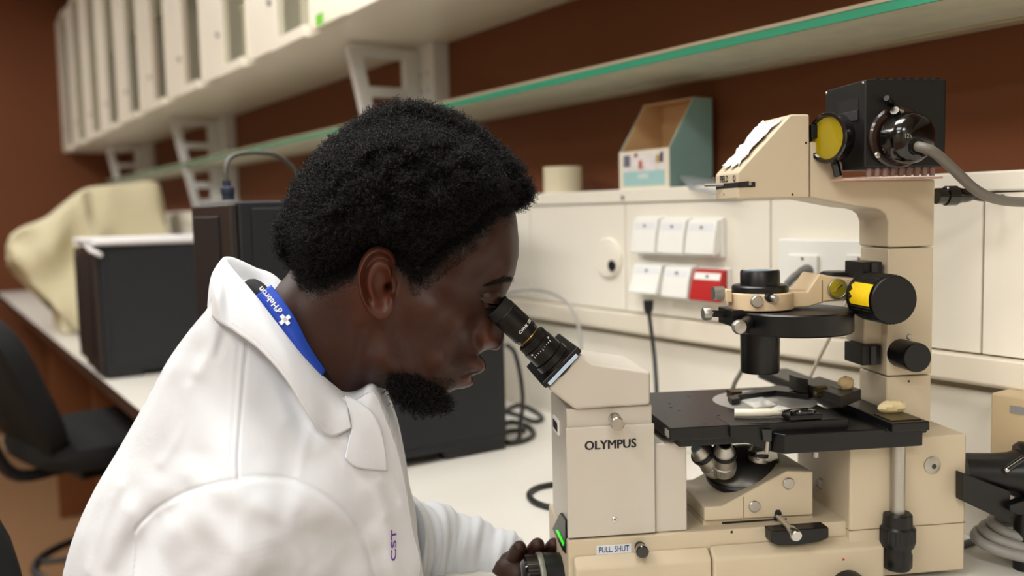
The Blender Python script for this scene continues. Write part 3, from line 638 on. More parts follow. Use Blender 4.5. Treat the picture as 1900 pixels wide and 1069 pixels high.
yk = part('yellow_screw', near_knob(P(1555, 536, VX-.0225), 17*mx, .006, [(0, 17*mx), (.004, 17*mx), (.006, 15.5*mx)], 34), mat('yellowed_brass', '#a39a2a', .3, .5), scope)
part('screw_slot', MB().prism(pol([(1546, 541), (1562, 527), (1564, 529), (1548, 543)], VX-.0232), 1, VX-.0232, VX-.022), CHROME, yk)
part('steel_rim', MB().torus(P(1554, 536, VX-.0205), (0, 1, 0), 17.5*mx, .0011, 34, 8), SATIN, yk)
part('disc_screw', near_knob(P(1406, 560, VX-.0345), 11.5*mx, .004, [(0, 11.5*mx), (.003, 11.5*mx), (.004, 10*mx)], 28), SATIN, scope)
part('small_screw', MB().cyl(P(1426, 551, VX-.03), P(1441, 555, VX-.042), .0034, n=18), SATIN, scope)
part('small_screw', MB().cyl(P(1424, 551, VX-.03), P(1430, 553, VX-.036), .0044, n=18), BLK, scope)
s1 = part('centring_screw', MB().cyl(P(1342, 545, VX), P(1366, 546, VX), .004, n=18), BLK, scope)
part('centring_head', MB().ribbed(P(1342, 544, VX), (-1, 0, 0), 0, .011, .0072, .0004, 28), SATIN, s1)
part('centring_plate', MB().box(up(1341, 545, VX), up(1352, 545, VX), VX-.010, VX+.010, z(557), z(534)), CREAMB, s1, .001)
s2 = part('centring_screw', MB().cyl(P(1322, 582, VX), P(1346, 583, VX), .0036, n=18), BLK, scope)
part('centring_head', MB().lathe(P(1318, 582, VX), (-1, 0, 0), [(0, .0066), (.005, .0072), (.008, .0060)], 28), SATIN, s2)
part('screw_neck', MB().cyl(P(1316, 582, VX), P(1324, 582, VX), .0022, n=14), CHROME, s2)
s3 = part('disc_lever', MB().cyl(P(1388, 598, VX-.03), P(1377, 606, VX-.05), .0066, n=20), BLK, scope)
part('lever_head', near_knob(P(1375, 608, VX-.058), .0072, .008, [(0, .0068), (.004, .0074), (.007, .006), (.008, .002)], 30), SATIN, s3)
# ---- loose things on the microscope
mb = MB(); pt = [P(1598, 535, .868), P(1640, 531, .842), P(1639, 562, .838), P(1617, 567, .850), P(1600, 560, .866)]
ctr = np.mean(pt, axis=0)
kc_ = P(1660, 557, .828)
rr = 48.6*MMP; rings = []
for i in range(7):
    th_ = math.radians(143+i*50/6); e = np.array([math.cos(th_), 0, math.sin(th_)])
    ragged = [.0, .002, -.001, .0015, -.002, .001, .0][i]
    base = np.array([kc_[0], 0, kc_[2]])
    rings.append([base+e*rr+[0, .831, 0], base+e*rr+[0, .866+ragged*2, 0], base+e*(rr+.0008)+[0, .866+ragged*2, 0], base+e*(rr+.0008)+[0, .831, 0]])
solo('yellow_tape', MB().loft(rings), mat('yellow_tape', '#e8c400', .5, var=.15, scale=200), 'M', rings[3][0], 'crumpled yellow tape on the big black column knob', 'tape')
# ------------------------------------------------------------------ seated person
VS = .906
rng = np.random.default_rng(11)
def uw(pts, v): return np.array([(lambda q: (q[0], q[2]))(P(x, y, v)) for x, y in pts])
def resample(pl, n, closed=True):
    q = np.vstack([pl, pl[:1]]) if closed else pl
    s = np.r_[0, np.cumsum(np.linalg.norm(np.diff(q, axis=0), axis=1))]
    t = np.linspace(0, s[-1], n, endpoint=not closed)
    return np.c_[np.interp(t, s, q[:, 0]), np.interp(t, s, q[:, 1])]
def curve2(pts, v, n, closed=True, k=8):
    return resample(np.array(catmull(uw(pts, v), k, closed)), n, closed)
from mathutils.kdtree import KDTree
def ktree(pl):
    t = KDTree(len(pl))
    for i, p in enumerate(np.asarray(pl).tolist()): t.insert((p[0], p[1], 0), i)
    t.balance(); return t
def pdist(X, pl):
    """distance of points X to polyline pl (dense)"""
    t = ktree(pl)
    return np.array([t.find((x[0], x[1], 0))[2] for x in X.tolist()])
def idw(X, C, vals, p=3.2, eps=.004):
    d = np.sqrt(((X[:, None, :]-C[None])**2).sum(2))+eps; w_ = d**-p
    return (w_ @ vals)/w_.sum(1, keepdims=True)
def smooth01(t): t = np.clip(t, 0, 1); return t*t*(3-2*t)
def polar(outline, c, nr, pw=1.5):
    d = outline-c; a = np.unwrap(np.arctan2(d[:, 1], d[:, 0])); r = np.linalg.norm(d, axis=1)
    sg = 1 if a[-1] > a[0] else -1; m = np.maximum.accumulate(a*sg)+np.arange(len(a))*1e-5; a = m*sg
    outline = c+np.c_[r*np.cos(a), r*np.sin(a)]
    s = 1-(1-np.linspace(0, 1, nr+1)[1:])**pw
    return c+s[:, None, None]*(outline[None]-c), s       # (nr, n, 2)
def lap(Wg, Wc, it, lam=.5):
    """smooth a polar field, outer ring fixed"""
    for _ in range(it):
        A_ = (np.roll(Wg, 1, 1)+np.roll(Wg, -1, 1))/2
        inn = np.vstack([np.full((1, Wg.shape[1]), Wc), Wg[:-1]]); outr = np.vstack([Wg[1:], Wg[-1:]])
        B_ = (A_+(inn+outr)/2)/2
        N_ = Wg+lam*(B_-Wg); N_[-1] = Wg[-1]; Wc = N_[0].mean(); Wg = N_
    return Wg, Wc
def inside_poly(X, pl):
    r = np.zeros(len(X), bool); j = len(pl)-1
    for i in range(len(pl)):
        yi, yj, xi, xj = pl[i, 1], pl[j, 1], pl[i, 0], pl[j, 0]
        if yi != yj:
            r ^= ((yi > X[:, 1]) != (yj > X[:, 1])) & (X[:, 0] < (xj-xi)*(X[:, 1]-yi)/(yj-yi)+xi)
        j = i
    return r
def blurred(fn, outline, h, sig, Xq):
    """evaluate fn on a regular grid, blur it and read it back at Xq"""
    lo, hi = outline.min(0)-4*sig, outline.max(0)+4*sig
    nx, ny = int((hi[0]-lo[0])/h)+2, int((hi[1]-lo[1])/h)+2
    gx, gy = lo[0]+h*np.arange(nx), lo[1]+h*np.arange(ny)
    X = np.stack(np.meshgrid(gx, gy, indexing='ij'), -1).reshape(-1, 2)
    Wv = np.zeros(len(X)); ins = inside_poly(X, outline); Wv[ins] = fn(X[ins]); Wv = Wv.reshape(nx, ny)
    k = np.arange(-int(3*sig/h), int(3*sig/h)+1); g = np.exp(-.5*(k*h/sig)**2); g /= g.sum()
    Wv = np.apply_along_axis(lambda m: np.convolve(m, g, 'same'), 0, Wv); Wv = np.apply_along_axis(lambda m: np.convolve(m, g, 'same'), 1, Wv)
    f = (Xq-lo)/h; i = np.clip(f.astype(int), 0, [nx-2, ny-2]); t = f-i; a, b = t[:, 0], t[:, 1]; i0, j0 = i[:, 0], i[:, 1]
    return Wv[i0, j0]*(1-a)*(1-b)+Wv[i0+1, j0]*a*(1-b)+Wv[i0, j0+1]*(1-a)*b+Wv[i0+1, j0+1]*a*b
def sheet_mesh(G, Wg, Wc, c, mid, wall=False):
    """near and far sheet of a body part (v = mid -/+ W); returns verts, faces"""
    nr, n = Wg.shape; vs, fs = [], []
    for sgn in (-1, 1):
        b = len(vs); vs.append((c[0], mid+sgn*Wc, c[1]))
        for i in range(nr):
            for j in range(n): vs.append((G[i, j, 0], mid+sgn*Wg[i, j], G[i, j, 1]))
        for j in range(n):
            k = (j+1) % n; f = (b, b+1+j, b+1+k); fs.append(f if sgn < 0 else f[::-1])
        for i in range(nr-1):
            for j in range(n):
                k = (j+1) % n; f = (b+1+i*n+j, b+1+(i+1)*n+j, b+1+(i+1)*n+k, b+1+i*n+k); fs.append(f if sgn < 0 else f[::-1])
    if wall:
        o1, o2 = 1+(nr-1)*n, (1+nr*n)+1+(nr-1)*n
        for j in range(n):
            k = (j+1) % n; fs.append((o1+k, o1+j, o2+j, o2+k))
    return vs, fs
def bump(X, px, py, v, s, amp, s2=None, ang=0):
    """gaussian relief at a photo position lying at depth v; s in mm (along ang) and s2 across"""
    c = P(px, py, v)[[0, 2]]; d = X-c; ca, sa = math.cos(ang), math.sin(ang); s2 = s2 or s
    a = (d[..., 0]*ca+d[..., 1]*sa)/(s*1e-3); b = (-d[..., 0]*sa+d[..., 1]*ca)/(s2*1e-3)
    return amp*1e-3*np.exp(-.5*(a*a+b*b))
def ridge(X, pts, v, s, amp):
    pl = np.array(catmull(uw(pts, v), 10)); sh = X.shape[:-1]
    d = pdist(X.reshape(-1, 2), resample(pl, 120, False)).reshape(sh)
    return amp*1e-3*np.exp(-.5*(d/(s*1e-3))**2)

person = thing('person', 'person in white lab coat bending over the eyepieces of the microscope', 'person', 'M', (-.10, VS, .58))
# ---- head and neck
HO = [(954, 391), (946, 362), (926, 327), (890, 287), (845, 257), (790, 242), (730, 240), (670, 252), (615, 282), (577, 327), (557, 377), (550, 430), (549, 475), (541, 499), (522, 522), (488, 565), (445, 625), (420, 690), (445, 770), (520, 810), (590, 790), (645, 745), (688, 716), (723, 724), (745, 742), (775, 757), (805, 755), (826, 738), (840, 723), (868, 717), (879, 707), (874, 697), (893, 690), (900, 678), (896, 666), (889, 656), (903, 648), (921, 649), (931, 638), (933, 618), (933, 590), (935, 565), (938, 546), (947, 525), (954, 505), (960, 475), (961, 452), (959, 425)]
ho = curve2(HO, VS, 420)
hc = P(760, 500, VS)[[0, 2]]
HG, hs = polar(ho, hc, 96, 1.7)
HX = HG.reshape(-1, 2)
HC = [(930, 420, 58, 30), (932, 500, 50, 24), (915, 535, 42, 24), (928, 572, 15, 12), (925, 610, 17, 11), (915, 638, 19, 9), (898, 600, 33, 20), (884, 640, 30, 22), (840, 590, 62, 52), (800, 560, 67, 55), (886, 678, 25, 15), (861, 697, 29, 22), (845, 690, 36, 26), (815, 735, 30, 20), (820, 660, 52, 40), (765, 722, 46, 24), (705, 660, 61, 40), (850, 470, 67, 45), (890, 450, 63, 38), (700, 420, 74, 62), (705, 530, 71, 60), (750, 300, 62, 60), (590, 420, 66, 55), (575, 490, 54, 40), (610, 600, 58, 48), (540, 700, 66, 55), (650, 700, 52, 38), (690, 716, 46, 30)]
CP = uw([(a, b) for a, b, _, _ in HC], VS); CV = np.array([(a*1e-3, r*1e-3) for _, _, a, r in HC])
def head_W(X, d):
    AR = idw(X, CP, CV); t = np.clip(d/AR[:, 1], 0, 1)
    return AR[:, 0]*np.sqrt(np.clip(1-(1-t)**2, 0, 1))
hdist = pdist(HX, resample(ho, 900))
hol = resample(ho, 900)
def hfn(X): return head_W(X, pdist(X, hol))
b_ = smooth01(hdist/.010); HW = (head_W(HX, hdist)*(1-b_)+blurred(hfn, ho, .002, .0038, HX)*b_).reshape(HG.shape[:2]); HW[-1] = 0; HWc = HW[0].mean()
HB = HW.copy(); HT = ktree(HX); HBf = HB.reshape(-1)
def vat(px, py, W0=.06):
    """depth of the head surface at a photo position"""
    for _ in range(4):
        q = P(px, py, VS-W0)[[0, 2]]; i = HT.find((q[0], q[1], 0))[1]; W0 = HBf[i]
    return VS-W0
edge = smooth01(hdist.reshape(HW.shape)/.006)
R_ = np.zeros_like(HW)
R_ -= bump(HG, 906, 547, vat(906, 547), 10, 3.0, 6, .2)          # eye socket
VE0 = vat(705, 525)
R_ -= bump(HG, 720, 535, VE0, 3.0, 20, 4.2)+bump(HG, 708, 526, VE0, 8, 4.0, 12)   # ear canal and bowl
R_ += bump(HG, 925, 516, vat(925, 516), 13, 2.6, 4, .5)          # brow ridge
R_ += bump(HG, 838, 578, vat(838, 578), 22, 2.8, 9, -.35)        # cheekbone
R_ += bump(HG, 904, 628, vat(904, 628, .02), 7.5, 7.5, 6.5)      # nose wing
R_ -= bump(HG, 882, 636, vat(881, 634, .03), 3.2, 3.4, 8, .3)      # groove behind the wing
R_ -= bump(HG, 912, 647, vat(912, 647, .01), 3.5, 3.0, 1.8)      # nostril
R_ -= ridge(HG, [(880, 648), (868, 668), (856, 692)], vat(868, 668, .03), 5.0, .9)
R_ += bump(HG, 890, 677, vat(890, 678, .02), 6, 2.8, 2.6, -.5)   # upper lip
R_ += bump(HG, 871, 707, vat(871, 707, .02), 6, 3.6, 3.4, -.4)   # lower lip
R_ -= ridge(HG, [(858, 698), (868, 694), (882, 692)], vat(868, 695, .02), 1.5, 2.6)
R_ += ridge(HG, [(700, 600), (718, 655), (745, 705), (775, 728)], vat(720, 660), 9, 2.2)   # jaw line
R_ += ridge(HG, [(668, 600), (655, 650), (640, 700), (632, 730)], vat(655, 650), 7, 2.6)   # neck muscle
R_ -= ridge(HG, [(690, 612), (676, 660), (664, 710)], vat(680, 660), 6, 3.0)
R_ -= bump(HG, 815, 500, vat(815, 500), 18, 2.0, 14)             # temple
HW = HW+R_*edge
hv, hf = sheet_mesh(HG, HW, HWc, hc, VS)
skin = MB(); skin.add(hv, hf)
n_head = len(skin.v)
# ear: polar relief around the ear hole
EO = [(731, 500), (733, 486), (724, 468), (706, 459), (688, 463), (673, 480), (664, 508), (667, 540), (676, 565), (690, 583), (706, 592), (719, 588), (727, 574), (731, 556), (734, 540), (734, 520)]
VE = VE0
def ear(sgn):
    eo = curve2(EO, VE-.008, 72); ec = P(713, 533, VE-.004)[[0, 2]]; cz = P(721, 536, VE-.004)[[0, 2]]
    prof_s = np.r_[np.linspace(0, 1, 22)]
    vs = []; n = len(eo)
    for i, s in enumerate(list(prof_s)+[1.03, .97, .80]):
        for j in range(n):
            p = ec+(eo[j]-ec)*max(s, .001); d = (eo[j]-ec); L_ = np.linalg.norm(d)
            ang = math.atan2(d[1], d[0])                      # 0 = towards the face
            front = smooth01(np.array((math.cos(ang)-.45)/.4))*1.0
            low = smooth01(np.array((-math.sin(ang)-.55)/.35))*1.0
            rim = (1-front)*(1-low)
            h = 1.5+8.0*min(s, 1)*(1-front)
            h += rim*(5.5*math.exp(-((s-.92)/.06)**2) + 3.6*math.exp(-((s-.54)/.12)**2) - 2.2*math.exp(-((s-.76)/.07)**2))
            h += low*(3.0*math.exp(-((s-.75)/.3)**2)) - 2.0*math.exp(-(s/.40)**2) - 15.0*math.exp(-(((p[0]-cz[0])/.0034)**2+((p[1]-cz[1])/.0048)**2))
            h += front*(3.8*math.exp(-((s-.55)/.20)**2)*math.exp(-((ang+.05)/.38)**2)) - front*smooth01(np.array((s-.7)/.3))*3.5
            h += 2.2*(-(p[0]-ec[0]))/.02*.5
            if i == 23: h -= 4
            if i == 24: h -= 9
            if i == 22: h -= 1.2
            vs.append((p[0], VS+sgn*((VS-VE)+h*1e-3), p[1]))
    fs = []
    m = len(prof_s)+3
    for i in range(m-1):
        for j in range(n):
            k = (j+1) % n; f = (i*n+j, (i+1)*n+j, (i+1)*n+k, i*n+k); fs.append(f if sgn < 0 else f[::-1])
    return vs, fs
for sg in (-1, 1): skin.add(*ear(sg))
# eyelids: shell around the eyeball with an opening
eyev = vat(905, 549)+.0118
ey0 = P(904, 551, eyev)
def lids(sgn):
    c = np.array([ey0[0], VS+sgn*(VS-ey0[1]), ey0[2]]); vs = []; fs = []; nu, nv = 28, 9
    R = .0130; gz = math.radians(-38)                         # gaze tilts down
    fwd = np.array([math.cos(gz)*.80, sgn*.60, math.sin(gz)*.80]); fwd /= np.linalg.norm(fwd)
    side = np.cross(fwd, [0, 0, 1]); side /= np.linalg.norm(side); up_ = np.cross(side, fwd)
    for part_, lo, hi in (('u', 1, 78), ('l', -7, -70)):
        b = len(vs)
        for i in range(nu+1):
            az = math.radians(-85+170*i/nu); k_ = math.cos(az)**.7
            for j in range(nv+1):
                el = math.radians((lo*k_)+(hi-lo*k_)*j/nv)
                r = (R+(.0006 if j == 0 else 0))*(1-.07*(j/nv)**2-.04*(abs(az)/1.48)**4)
                vs.append(tuple(c+r*(math.cos(el)*(math.cos(az)*fwd+math.sin(az)*side)+math.sin(el)*up_)))
        for i in range(nu):
            for j in range(nv): fs.append((b+i*(nv+1)+j, b+(i+1)*(nv+1)+j, b+(i+1)*(nv+1)+j+1, b+i*(nv+1)+j+1))
    return vs, fs, c, fwd
for sg in (-1, 1):
    a_, b_, _, _ = lids(sg); skin.add(a_, b_)
# far hand on the focusing knob: palm and five fingers in one skin
def chain(pts, rad, n=12):
    ps = catmull(pts, 5); rr = np.interp(np.linspace(0, 1, len(ps)), np.linspace(0, 1, len(rad)), rad)
    m = MB(); m.tube(ps, list(rr), n, 1)
    e = ps[-1]; m.ellipsoid(e, (rr[-1],)*3, n, 8); return m
kr = 63*MMP
kx = kc[0]
def onk(off, deg, r):
    deg = deg*.6+52
    return np.array([kx-off, kc[1]+math.sin(math.radians(deg))*r, kc[2]+math.cos(math.radians(deg))*r])
wr_ = P(946, 1062, .985)
palm = [wr_, (wr_+onk(.05, 75, kr+.02))/2+np.array([0, .004, .0]), onk(.040, 78, kr+.016), onk(.022, 80, kr+.014)]
for m_ in (chain(palm, [.022, .024, .026, .020], 16),
           chain([onk(.046, 70, kr+.016), onk(.044, 40, kr+.0125), onk(.042, 12, kr+.010), onk(.040, -12, kr+.009)], [.0105, .0095, .0088, .0075]),
           chain([onk(.030, 70, kr+.016), onk(.026, 36, kr+.0125), onk(.023, 6, kr+.010), onk(.021, -22, kr+.009)], [.0105, .0096, .0088, .0075]),
           chain([onk(.016, 72, kr+.016), onk(.009, 40, kr+.0125), onk(.005, 10, kr+.010), onk(.003, -16, kr+.009)], [.0100, .0092, .0084, .0072]),
           chain([onk(.006, 78, kr+.015), onk(-.004, 52, kr+.012), onk(-.008, 28, kr+.010), onk(-.010, 8, kr+.009)], [.0090, .0080, .0074, .0064]),
           chain([onk(.052, 95, kr+.014), onk(.050, 118, kr+.013), onk(.044, 140, kr+.012), onk(.040, 160, kr+.010)], [.0120, .0110, .0100, .0085])):
    skin.add(m_.v, m_.f)

def skin_material():
    m = bpy.data.materials.new('deep_brown_skin'); m.use_nodes = True; nt = m.node_tree; b = nt.nodes['Principled BSDF']
    at_ = nt.nodes.new('ShaderNodeAttribute'); at_.attribute_name = 'tone'
    no = nt.nodes.new('ShaderNodeTexNoise'); no.inputs['Scale'].default_value = 60; no.inputs['Detail'].default_value = 6
    tc = nt.nodes.new('ShaderNodeTexCoord'); nt.links.new(tc.outputs['Object'], no.inputs['Vector'])
    mx = nt.nodes.new('ShaderNodeMix'); mx.data_type = 'RGBA'; mx.blend_type = 'MULTIPLY'; mx.inputs[0].default_value = .35
    nt.links.new(at_.outputs['Color'], mx.inputs[6]); nt.links.new(no.outputs['Fac'], mx.inputs[7]); nt.links.new(mx.outputs[2], b.inputs['Base Color'])
    b.inputs['Roughness'].default_value = .46; b.inputs['Specular IOR Level'].default_value = .32
    b.inputs['Subsurface Weight'].default_value = .12; b.inputs['Subsurface Radius'].default_value = (.006, .002, .001); b.inputs['Subsurface Scale'].default_value = 1
    vo = nt.nodes.new('ShaderNodeTexNoise'); vo.inputs['Scale'].default_value = 1400; vo.inputs['Detail'].default_value = 2; nt.links.new(tc.outputs['Object'], vo.inputs['Vector'])
    bp = nt.nodes.new('ShaderNodeBump'); bp.inputs['Strength'].default_value = .22; bp.inputs['Distance'].default_value = .0006
    nt.links.new(vo.outputs['Fac'], bp.inputs['Height']); nt.links.new(bp.outputs[0], b.inputs['Normal'])
    return m
SKIN = skin_material()
body = part('body', skin, SKIN, person, smooth=1.2)
me = body.data
co = np.empty(len(me.vertices)*3); me.vertices.foreach_get('co', co); co = co.reshape(-1, 3)+ORG[body.name]
base = np.array(lin('#3c2016')); tone = np.tile(base, (len(co), 1))
def tint(px, py, W0, s, col, k, s2=None, ang=0):
    q = vat(px, py, W0); c = P(px, py, q)[[0, 2]]; d = co[:, [0, 2]]-c; s2 = s2 or s
    ca, sa = math.cos(ang), math.sin(ang)
    a = (d[:, 0]*ca+d[:, 1]*sa)/(s*1e-3); b = (-d[:, 0]*sa+d[:, 1]*ca)/(s2*1e-3)
    g = (k*np.exp(-.5*(a*a+b*b)))[:, None]; tone[:] = tone*(1-g)+np.array(lin(col))*g
tint(892, 678, .02, 8, '#7d554e', .7, 3.4, -.5); tint(871, 707, .02, 7, '#8c6058', .75, 3.6, -.4)
tint(905, 632, .015, 9, '#6b3a28', .6); tint(700, 525, .07, 16, '#693521', .7, 28)
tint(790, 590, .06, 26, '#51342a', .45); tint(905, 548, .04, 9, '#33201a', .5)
tint(850, 700, .03, 16, '#36231c', .5, 10)
LN_ = np.array(catmull([(lambda v: P(x, y, v)[[0, 2]])(vat(x, y)) for x, y in [(553, 514), (580, 528), (610, 521), (640, 508), (662, 494), (680, 474), (706, 466), (738, 482), (757, 500), (778, 512), (800, 490), (826, 468), (870, 442), (898, 419), (909, 399), (926, 393), (945, 392)]], 8))
g = (.75*np.exp(-.5*(pdist(co[:, [0, 2]], LN_)/.0065)**2))[:, None]; g[n_head:] = 0
tone = tone*(1-g)+np.array(lin('#1d1310'))*g
ca_ = me.color_attributes.new('tone', 'FLOAT_COLOR', 'POINT'); ca_.data.foreach_set('color', np.c_[tone, np.ones(len(tone))].ravel().astype(np.float32))
# eyes
for sg in (-1, 1):
    _, _, c, fwd = lids(sg)
    e = part('eyeball', MB().ellipsoid(c, (.0113,)*3, 28, 18), mat('eye_white', '#6f645a', .15, coat=.6), person)
    part('iris', MB().lathe(c, fwd, [(.0090, .0070), (.0104, .0052), (.0115, .002)], 24), mat('dark_iris', '#170d08', .08, coat=1), e)

# ---- hair: tight curls over a shell
def curls(P0, N0_, length, rc, rt, turns, npt=9, lean=.5):
    """one mesh of small helical strands; P0 roots, N0_ directions"""
    n = len(P0); D = N0_+lean*rng.normal(size=(n, 3)); D /= np.linalg.norm(D, axis=1)[:, None]
    A = np.cross(D, rng.normal(size=(n, 3))); A /= np.linalg.norm(A, axis=1)[:, None]; B = np.cross(D, A)
    ph = rng.uniform(0, 6.28, n); L_ = length*rng.uniform(.6, 1.25, n); R = rc*rng.uniform(.6, 1.3, n); T = turns*rng.uniform(.7, 1.3, n)
    t = np.linspace(0, 1, npt); th = ph[:, None]+2*math.pi*T[:, None]*t
    rad = np.cos(th)[..., None]*A[:, None]+np.sin(th)[..., None]*B[:, None]
    C = P0[:, None]+D[:, None]*(L_[:, None]*t)[..., None]+rad*(R[:, None]*np.sqrt(np.minimum(t*3, 1)))[..., None]
    tang = -np.sin(th)[..., None]*A[:, None]+np.cos(th)[..., None]*B[:, None]
    bi = np.broadcast_to(D[:, None], rad.shape)
    rt_ = rt*(1-.5*t)[None, :, None]
    V = np.stack([C+rt_*(math.cos(a)*rad+math.sin(a)*bi) for a in (0, 2.094, 4.189)], 2)     # n,npt,3,3
    idx = np.arange(n*npt*3).reshape(n, npt, 3); q = []
    for k in range(3):
        k2 = (k+1) % 3; q.append(np.stack([idx[:, :-1, k], idx[:, 1:, k], idx[:, 1:, k2], idx[:, :-1, k2]], -1).reshape(-1, 4))
    return V.reshape(-1, 3), np.concatenate(q)
def fast_mesh(name, V, Q, m, parent, label=None, kind=None):
    me = bpy.data.meshes.new(name); V = V-ORG[parent.name]
    me.vertices.add(len(V)); me.vertices.foreach_set('co', V.ravel().astype(np.float32))
    me.loops.add(Q.size); me.loops.foreach_set('vertex_index', Q.ravel().astype(np.int32))
    me.polygons.add(len(Q)); me.polygons.foreach_set('loop_start', np.arange(0, Q.size, 4, dtype=np.int32))
    me.polygons.foreach_set('use_smooth', np.ones(len(Q), dtype=bool)); me.update(calc_edges=True); me.materials.append(m)
    o = bpy.data.objects.new(name, me); COL.objects.link(o); o.parent = parent; ORG[o.name] = ORG[parent.name]
    return tag(o, label, kind=kind)
HAIRM = mat('black_hair', '#0d0b0b', .5, var=.25, scale=200, spec=.3)
HAIRB = mat('black_hair_mass', '#0b0908', .9, var=.3, scale=400, bump=.8, bscale=500, spec=.1)
OUT = [(956, 391), (970, 379), (984, 372), (983, 352), (973, 330), (955, 304), (928, 277), (898, 250), (865, 228), (830, 209), (790, 198), (755, 195), (720, 199), (688, 211), (652, 236), (616, 264), (582, 298), (558, 328), (544, 358), (532, 388), (517, 416), (514, 440), (521, 468), (538, 492)]
LINE = [(553, 514), (580, 528), (610, 521), (640, 508), (662, 494), (680, 474), (706, 466), (738, 482), (757, 500), (778, 510), (800, 488), (826, 466), (870, 440), (898, 417), (909, 399), (926, 393), (945, 392)]
def lift(px, py):                     # hairline lies on the head's near side
    v = vat(px, py); return P(px, py, v)[[0, 2]]
o1 = np.array(catmull(uw(OUT, VS), 8)); o2 = np.array(catmull([lift(*p) for p in LINE], 8))
s1 = np.r_[0, np.cumsum(np.linalg.norm(np.diff(o1, axis=0), axis=1))]
n1_ = o1-P(740, 380, VS)[[0, 2]]; n1_ /= np.linalg.norm(n1_, axis=1)[:, None]
o1 = resample(o1, 500, False); n1_ = o1-P(740, 380, VS)[[0, 2]]; n1_ /= np.linalg.norm(n1_, axis=1)[:, None]
sx_ = np.linspace(0, 1, len(o1)); wob = sum(rng.uniform(-1, 1)*np.sin(2*math.pi*(f*sx_+rng.random())) for f in (17, 23, 31, 37, 43, 53, 61))*.0008
o1 = o1+n1_*wob[:, None]
hout = resample(np.vstack([o1, o2]), 520)
gc = P(740, 370, VS)[[0, 2]]
GG, gs = polar(hout, gc, 70, 1.5); GX = GG.reshape(-1, 2)
dO = pdist(GX, resample(o1, 700, False)); dL = pdist(GX, resample(o2, 500, False))
def gfn(X, full=True):
    dO_, dL_ = pdist(X, resample(o1, 700, False)), pdist(X, resample(o2, 500, False))
    fh = np.array([HW.reshape(-1)[HT.find((x[0], x[1], 0))[1]] for x in X.tolist()])
    tO = np.clip(dO_/.085, 0, 1); a1 = .104*np.sqrt(np.clip(1-(1-tO)**2, 0, 1))
    a2 = np.maximum(fh, 0)+.0018+.030*smooth01(dL_/.040)+.004*np.clip(dL_/.02, 0, 1)
    k_ = .006; Wv = np.maximum(-k_*np.log(np.exp(-a1/k_)+np.exp(-a2/k_)), 0)
    return np.where(dL_ < .004, a2, Wv)
b_ = smooth01(np.minimum(dO, dL)/.014); GW = (gfn(GX)*(1-b_)+blurred(gfn, hout, .003, .005, GX)*b_).reshape(GG.shape[:2]); GWc = GW[0].mean()
nz = np.zeros(GW.shape)
for _ in range(1500):
    k = rng.integers(0, len(GX)); d2 = ((GG-GX[k])**2).sum(2); nz += rng.uniform(-.0030, .0034)*np.exp(-d2/(2*.0042**2))
nz *= smooth01(np.minimum(dL-.006, dO+.004).reshape(GW.shape)/.02)
GWn = GW+nz
gv, gf = sheet_mesh(GG, GWn, GWc, gc, VS)
hair = part('hair', MB().add(gv, gf), HAIRB, person, label='short black tightly curled afro hair', smooth=1.2)
# roots sampled over the shell
gv = np.array(gv); tri = np.array([(f[0], f[1], f[2]) for f in gf]+[(f[0], f[2], f[3]) for f in gf if len(f) == 4])
p0, p1, p2 = gv[tri[:, 0]], gv[tri[:, 1]], gv[tri[:, 2]]
nn = np.cross(p1-p0, p2-p0); ar = np.linalg.norm(nn, axis=1)+1e-15; cen = (p0+p1+p2)/3
ctr3 = np.array([gc[0], VS, gc[1]]); nn /= ar[:, None]; nn *= np.sign(((cen-ctr3)*nn).sum(1))[:, None]
wgt = ar*np.where(cen[:, 1] < VS+.03, 1, .35)
pick = rng.choice(len(tri), 15000, p=wgt/wgt.sum()); r1 = np.sqrt(rng.random(len(pick)))[:, None]; r2 = rng.random(len(pick))[:, None]
roots = p0[pick]*(1-r1)+p1[pick]*r1*(1-r2)+p2[pick]*r1*r2; nrm = nn[pick]
dl = pdist(roots[:, [0, 2]], resample(o2, 400, False)); near = dl < .010
big = ~near
V1, Q1 = curls(roots[big]-nrm[big]*.002, nrm[big], .0085, .0016, .00034, 2.4, 10, .55)
V2, Q2 = curls(roots[near]-nrm[near]*.001, nrm[near], .0032, .0009, .00024, 1.2, 6, .6)
fast_mesh('hair_curls', np.vstack([V1, V2]), np.vstack([Q1, Q2+len(V1)]), HAIRM, hair, kind='stuff')
# ---- beard, moustache shadow, brows
LINE_PX = np.array(catmull(LINE, 12))
def skin_roots(poly, n, W0=.05, v0=None, fade=0):
    pl = np.array(poly, float); lo, hi = pl.min(0), pl.max(0); out = []
    while len(out) < n:
        x = rng.uniform(lo, hi)
        ins = False; j = len(pl)-1
        for i in range(len(pl)):
            if (pl[i, 1] > x[1]) != (pl[j, 1] > x[1]) and x[0] < (pl[j, 0]-pl[i, 0])*(x[1]-pl[i, 1])/(pl[j, 1]-pl[i, 1])+pl[i, 0]: ins = not ins
            j = i
        if ins: out.append(x)
    return np.array(out)
HWf = HW.reshape(-1)
def head_points(px):
    res, nrm_ = [], []
    HV = np.array(hv[1:1+HG.shape[0]*HG.shape[1]]).reshape(HG.shape[0], HG.shape[1], 3)
    du = np.roll(HV, -1, 1)-np.roll(HV, 1, 1); dv = np.gradient(HV, axis=0); N = np.cross(dv, du); N /= (np.linalg.norm(N, axis=2)[..., None]+1e-12)
    N *= np.where(N[..., 1:2] > 0, -1, 1)
    for x, y in px:
        W0 = .045
        for _ in range(3):
            q = P(x, y, VS-W0)[[0, 2]]; k = HT.find((q[0], q[1], 0))[1]; W0 = HWf[k]
        i, j = divmod(k, HG.shape[1]); res.append((q[0], VS-W0, q[1])); nrm_.append(N[i, j])
    return np.array(res), np.array(nrm_)
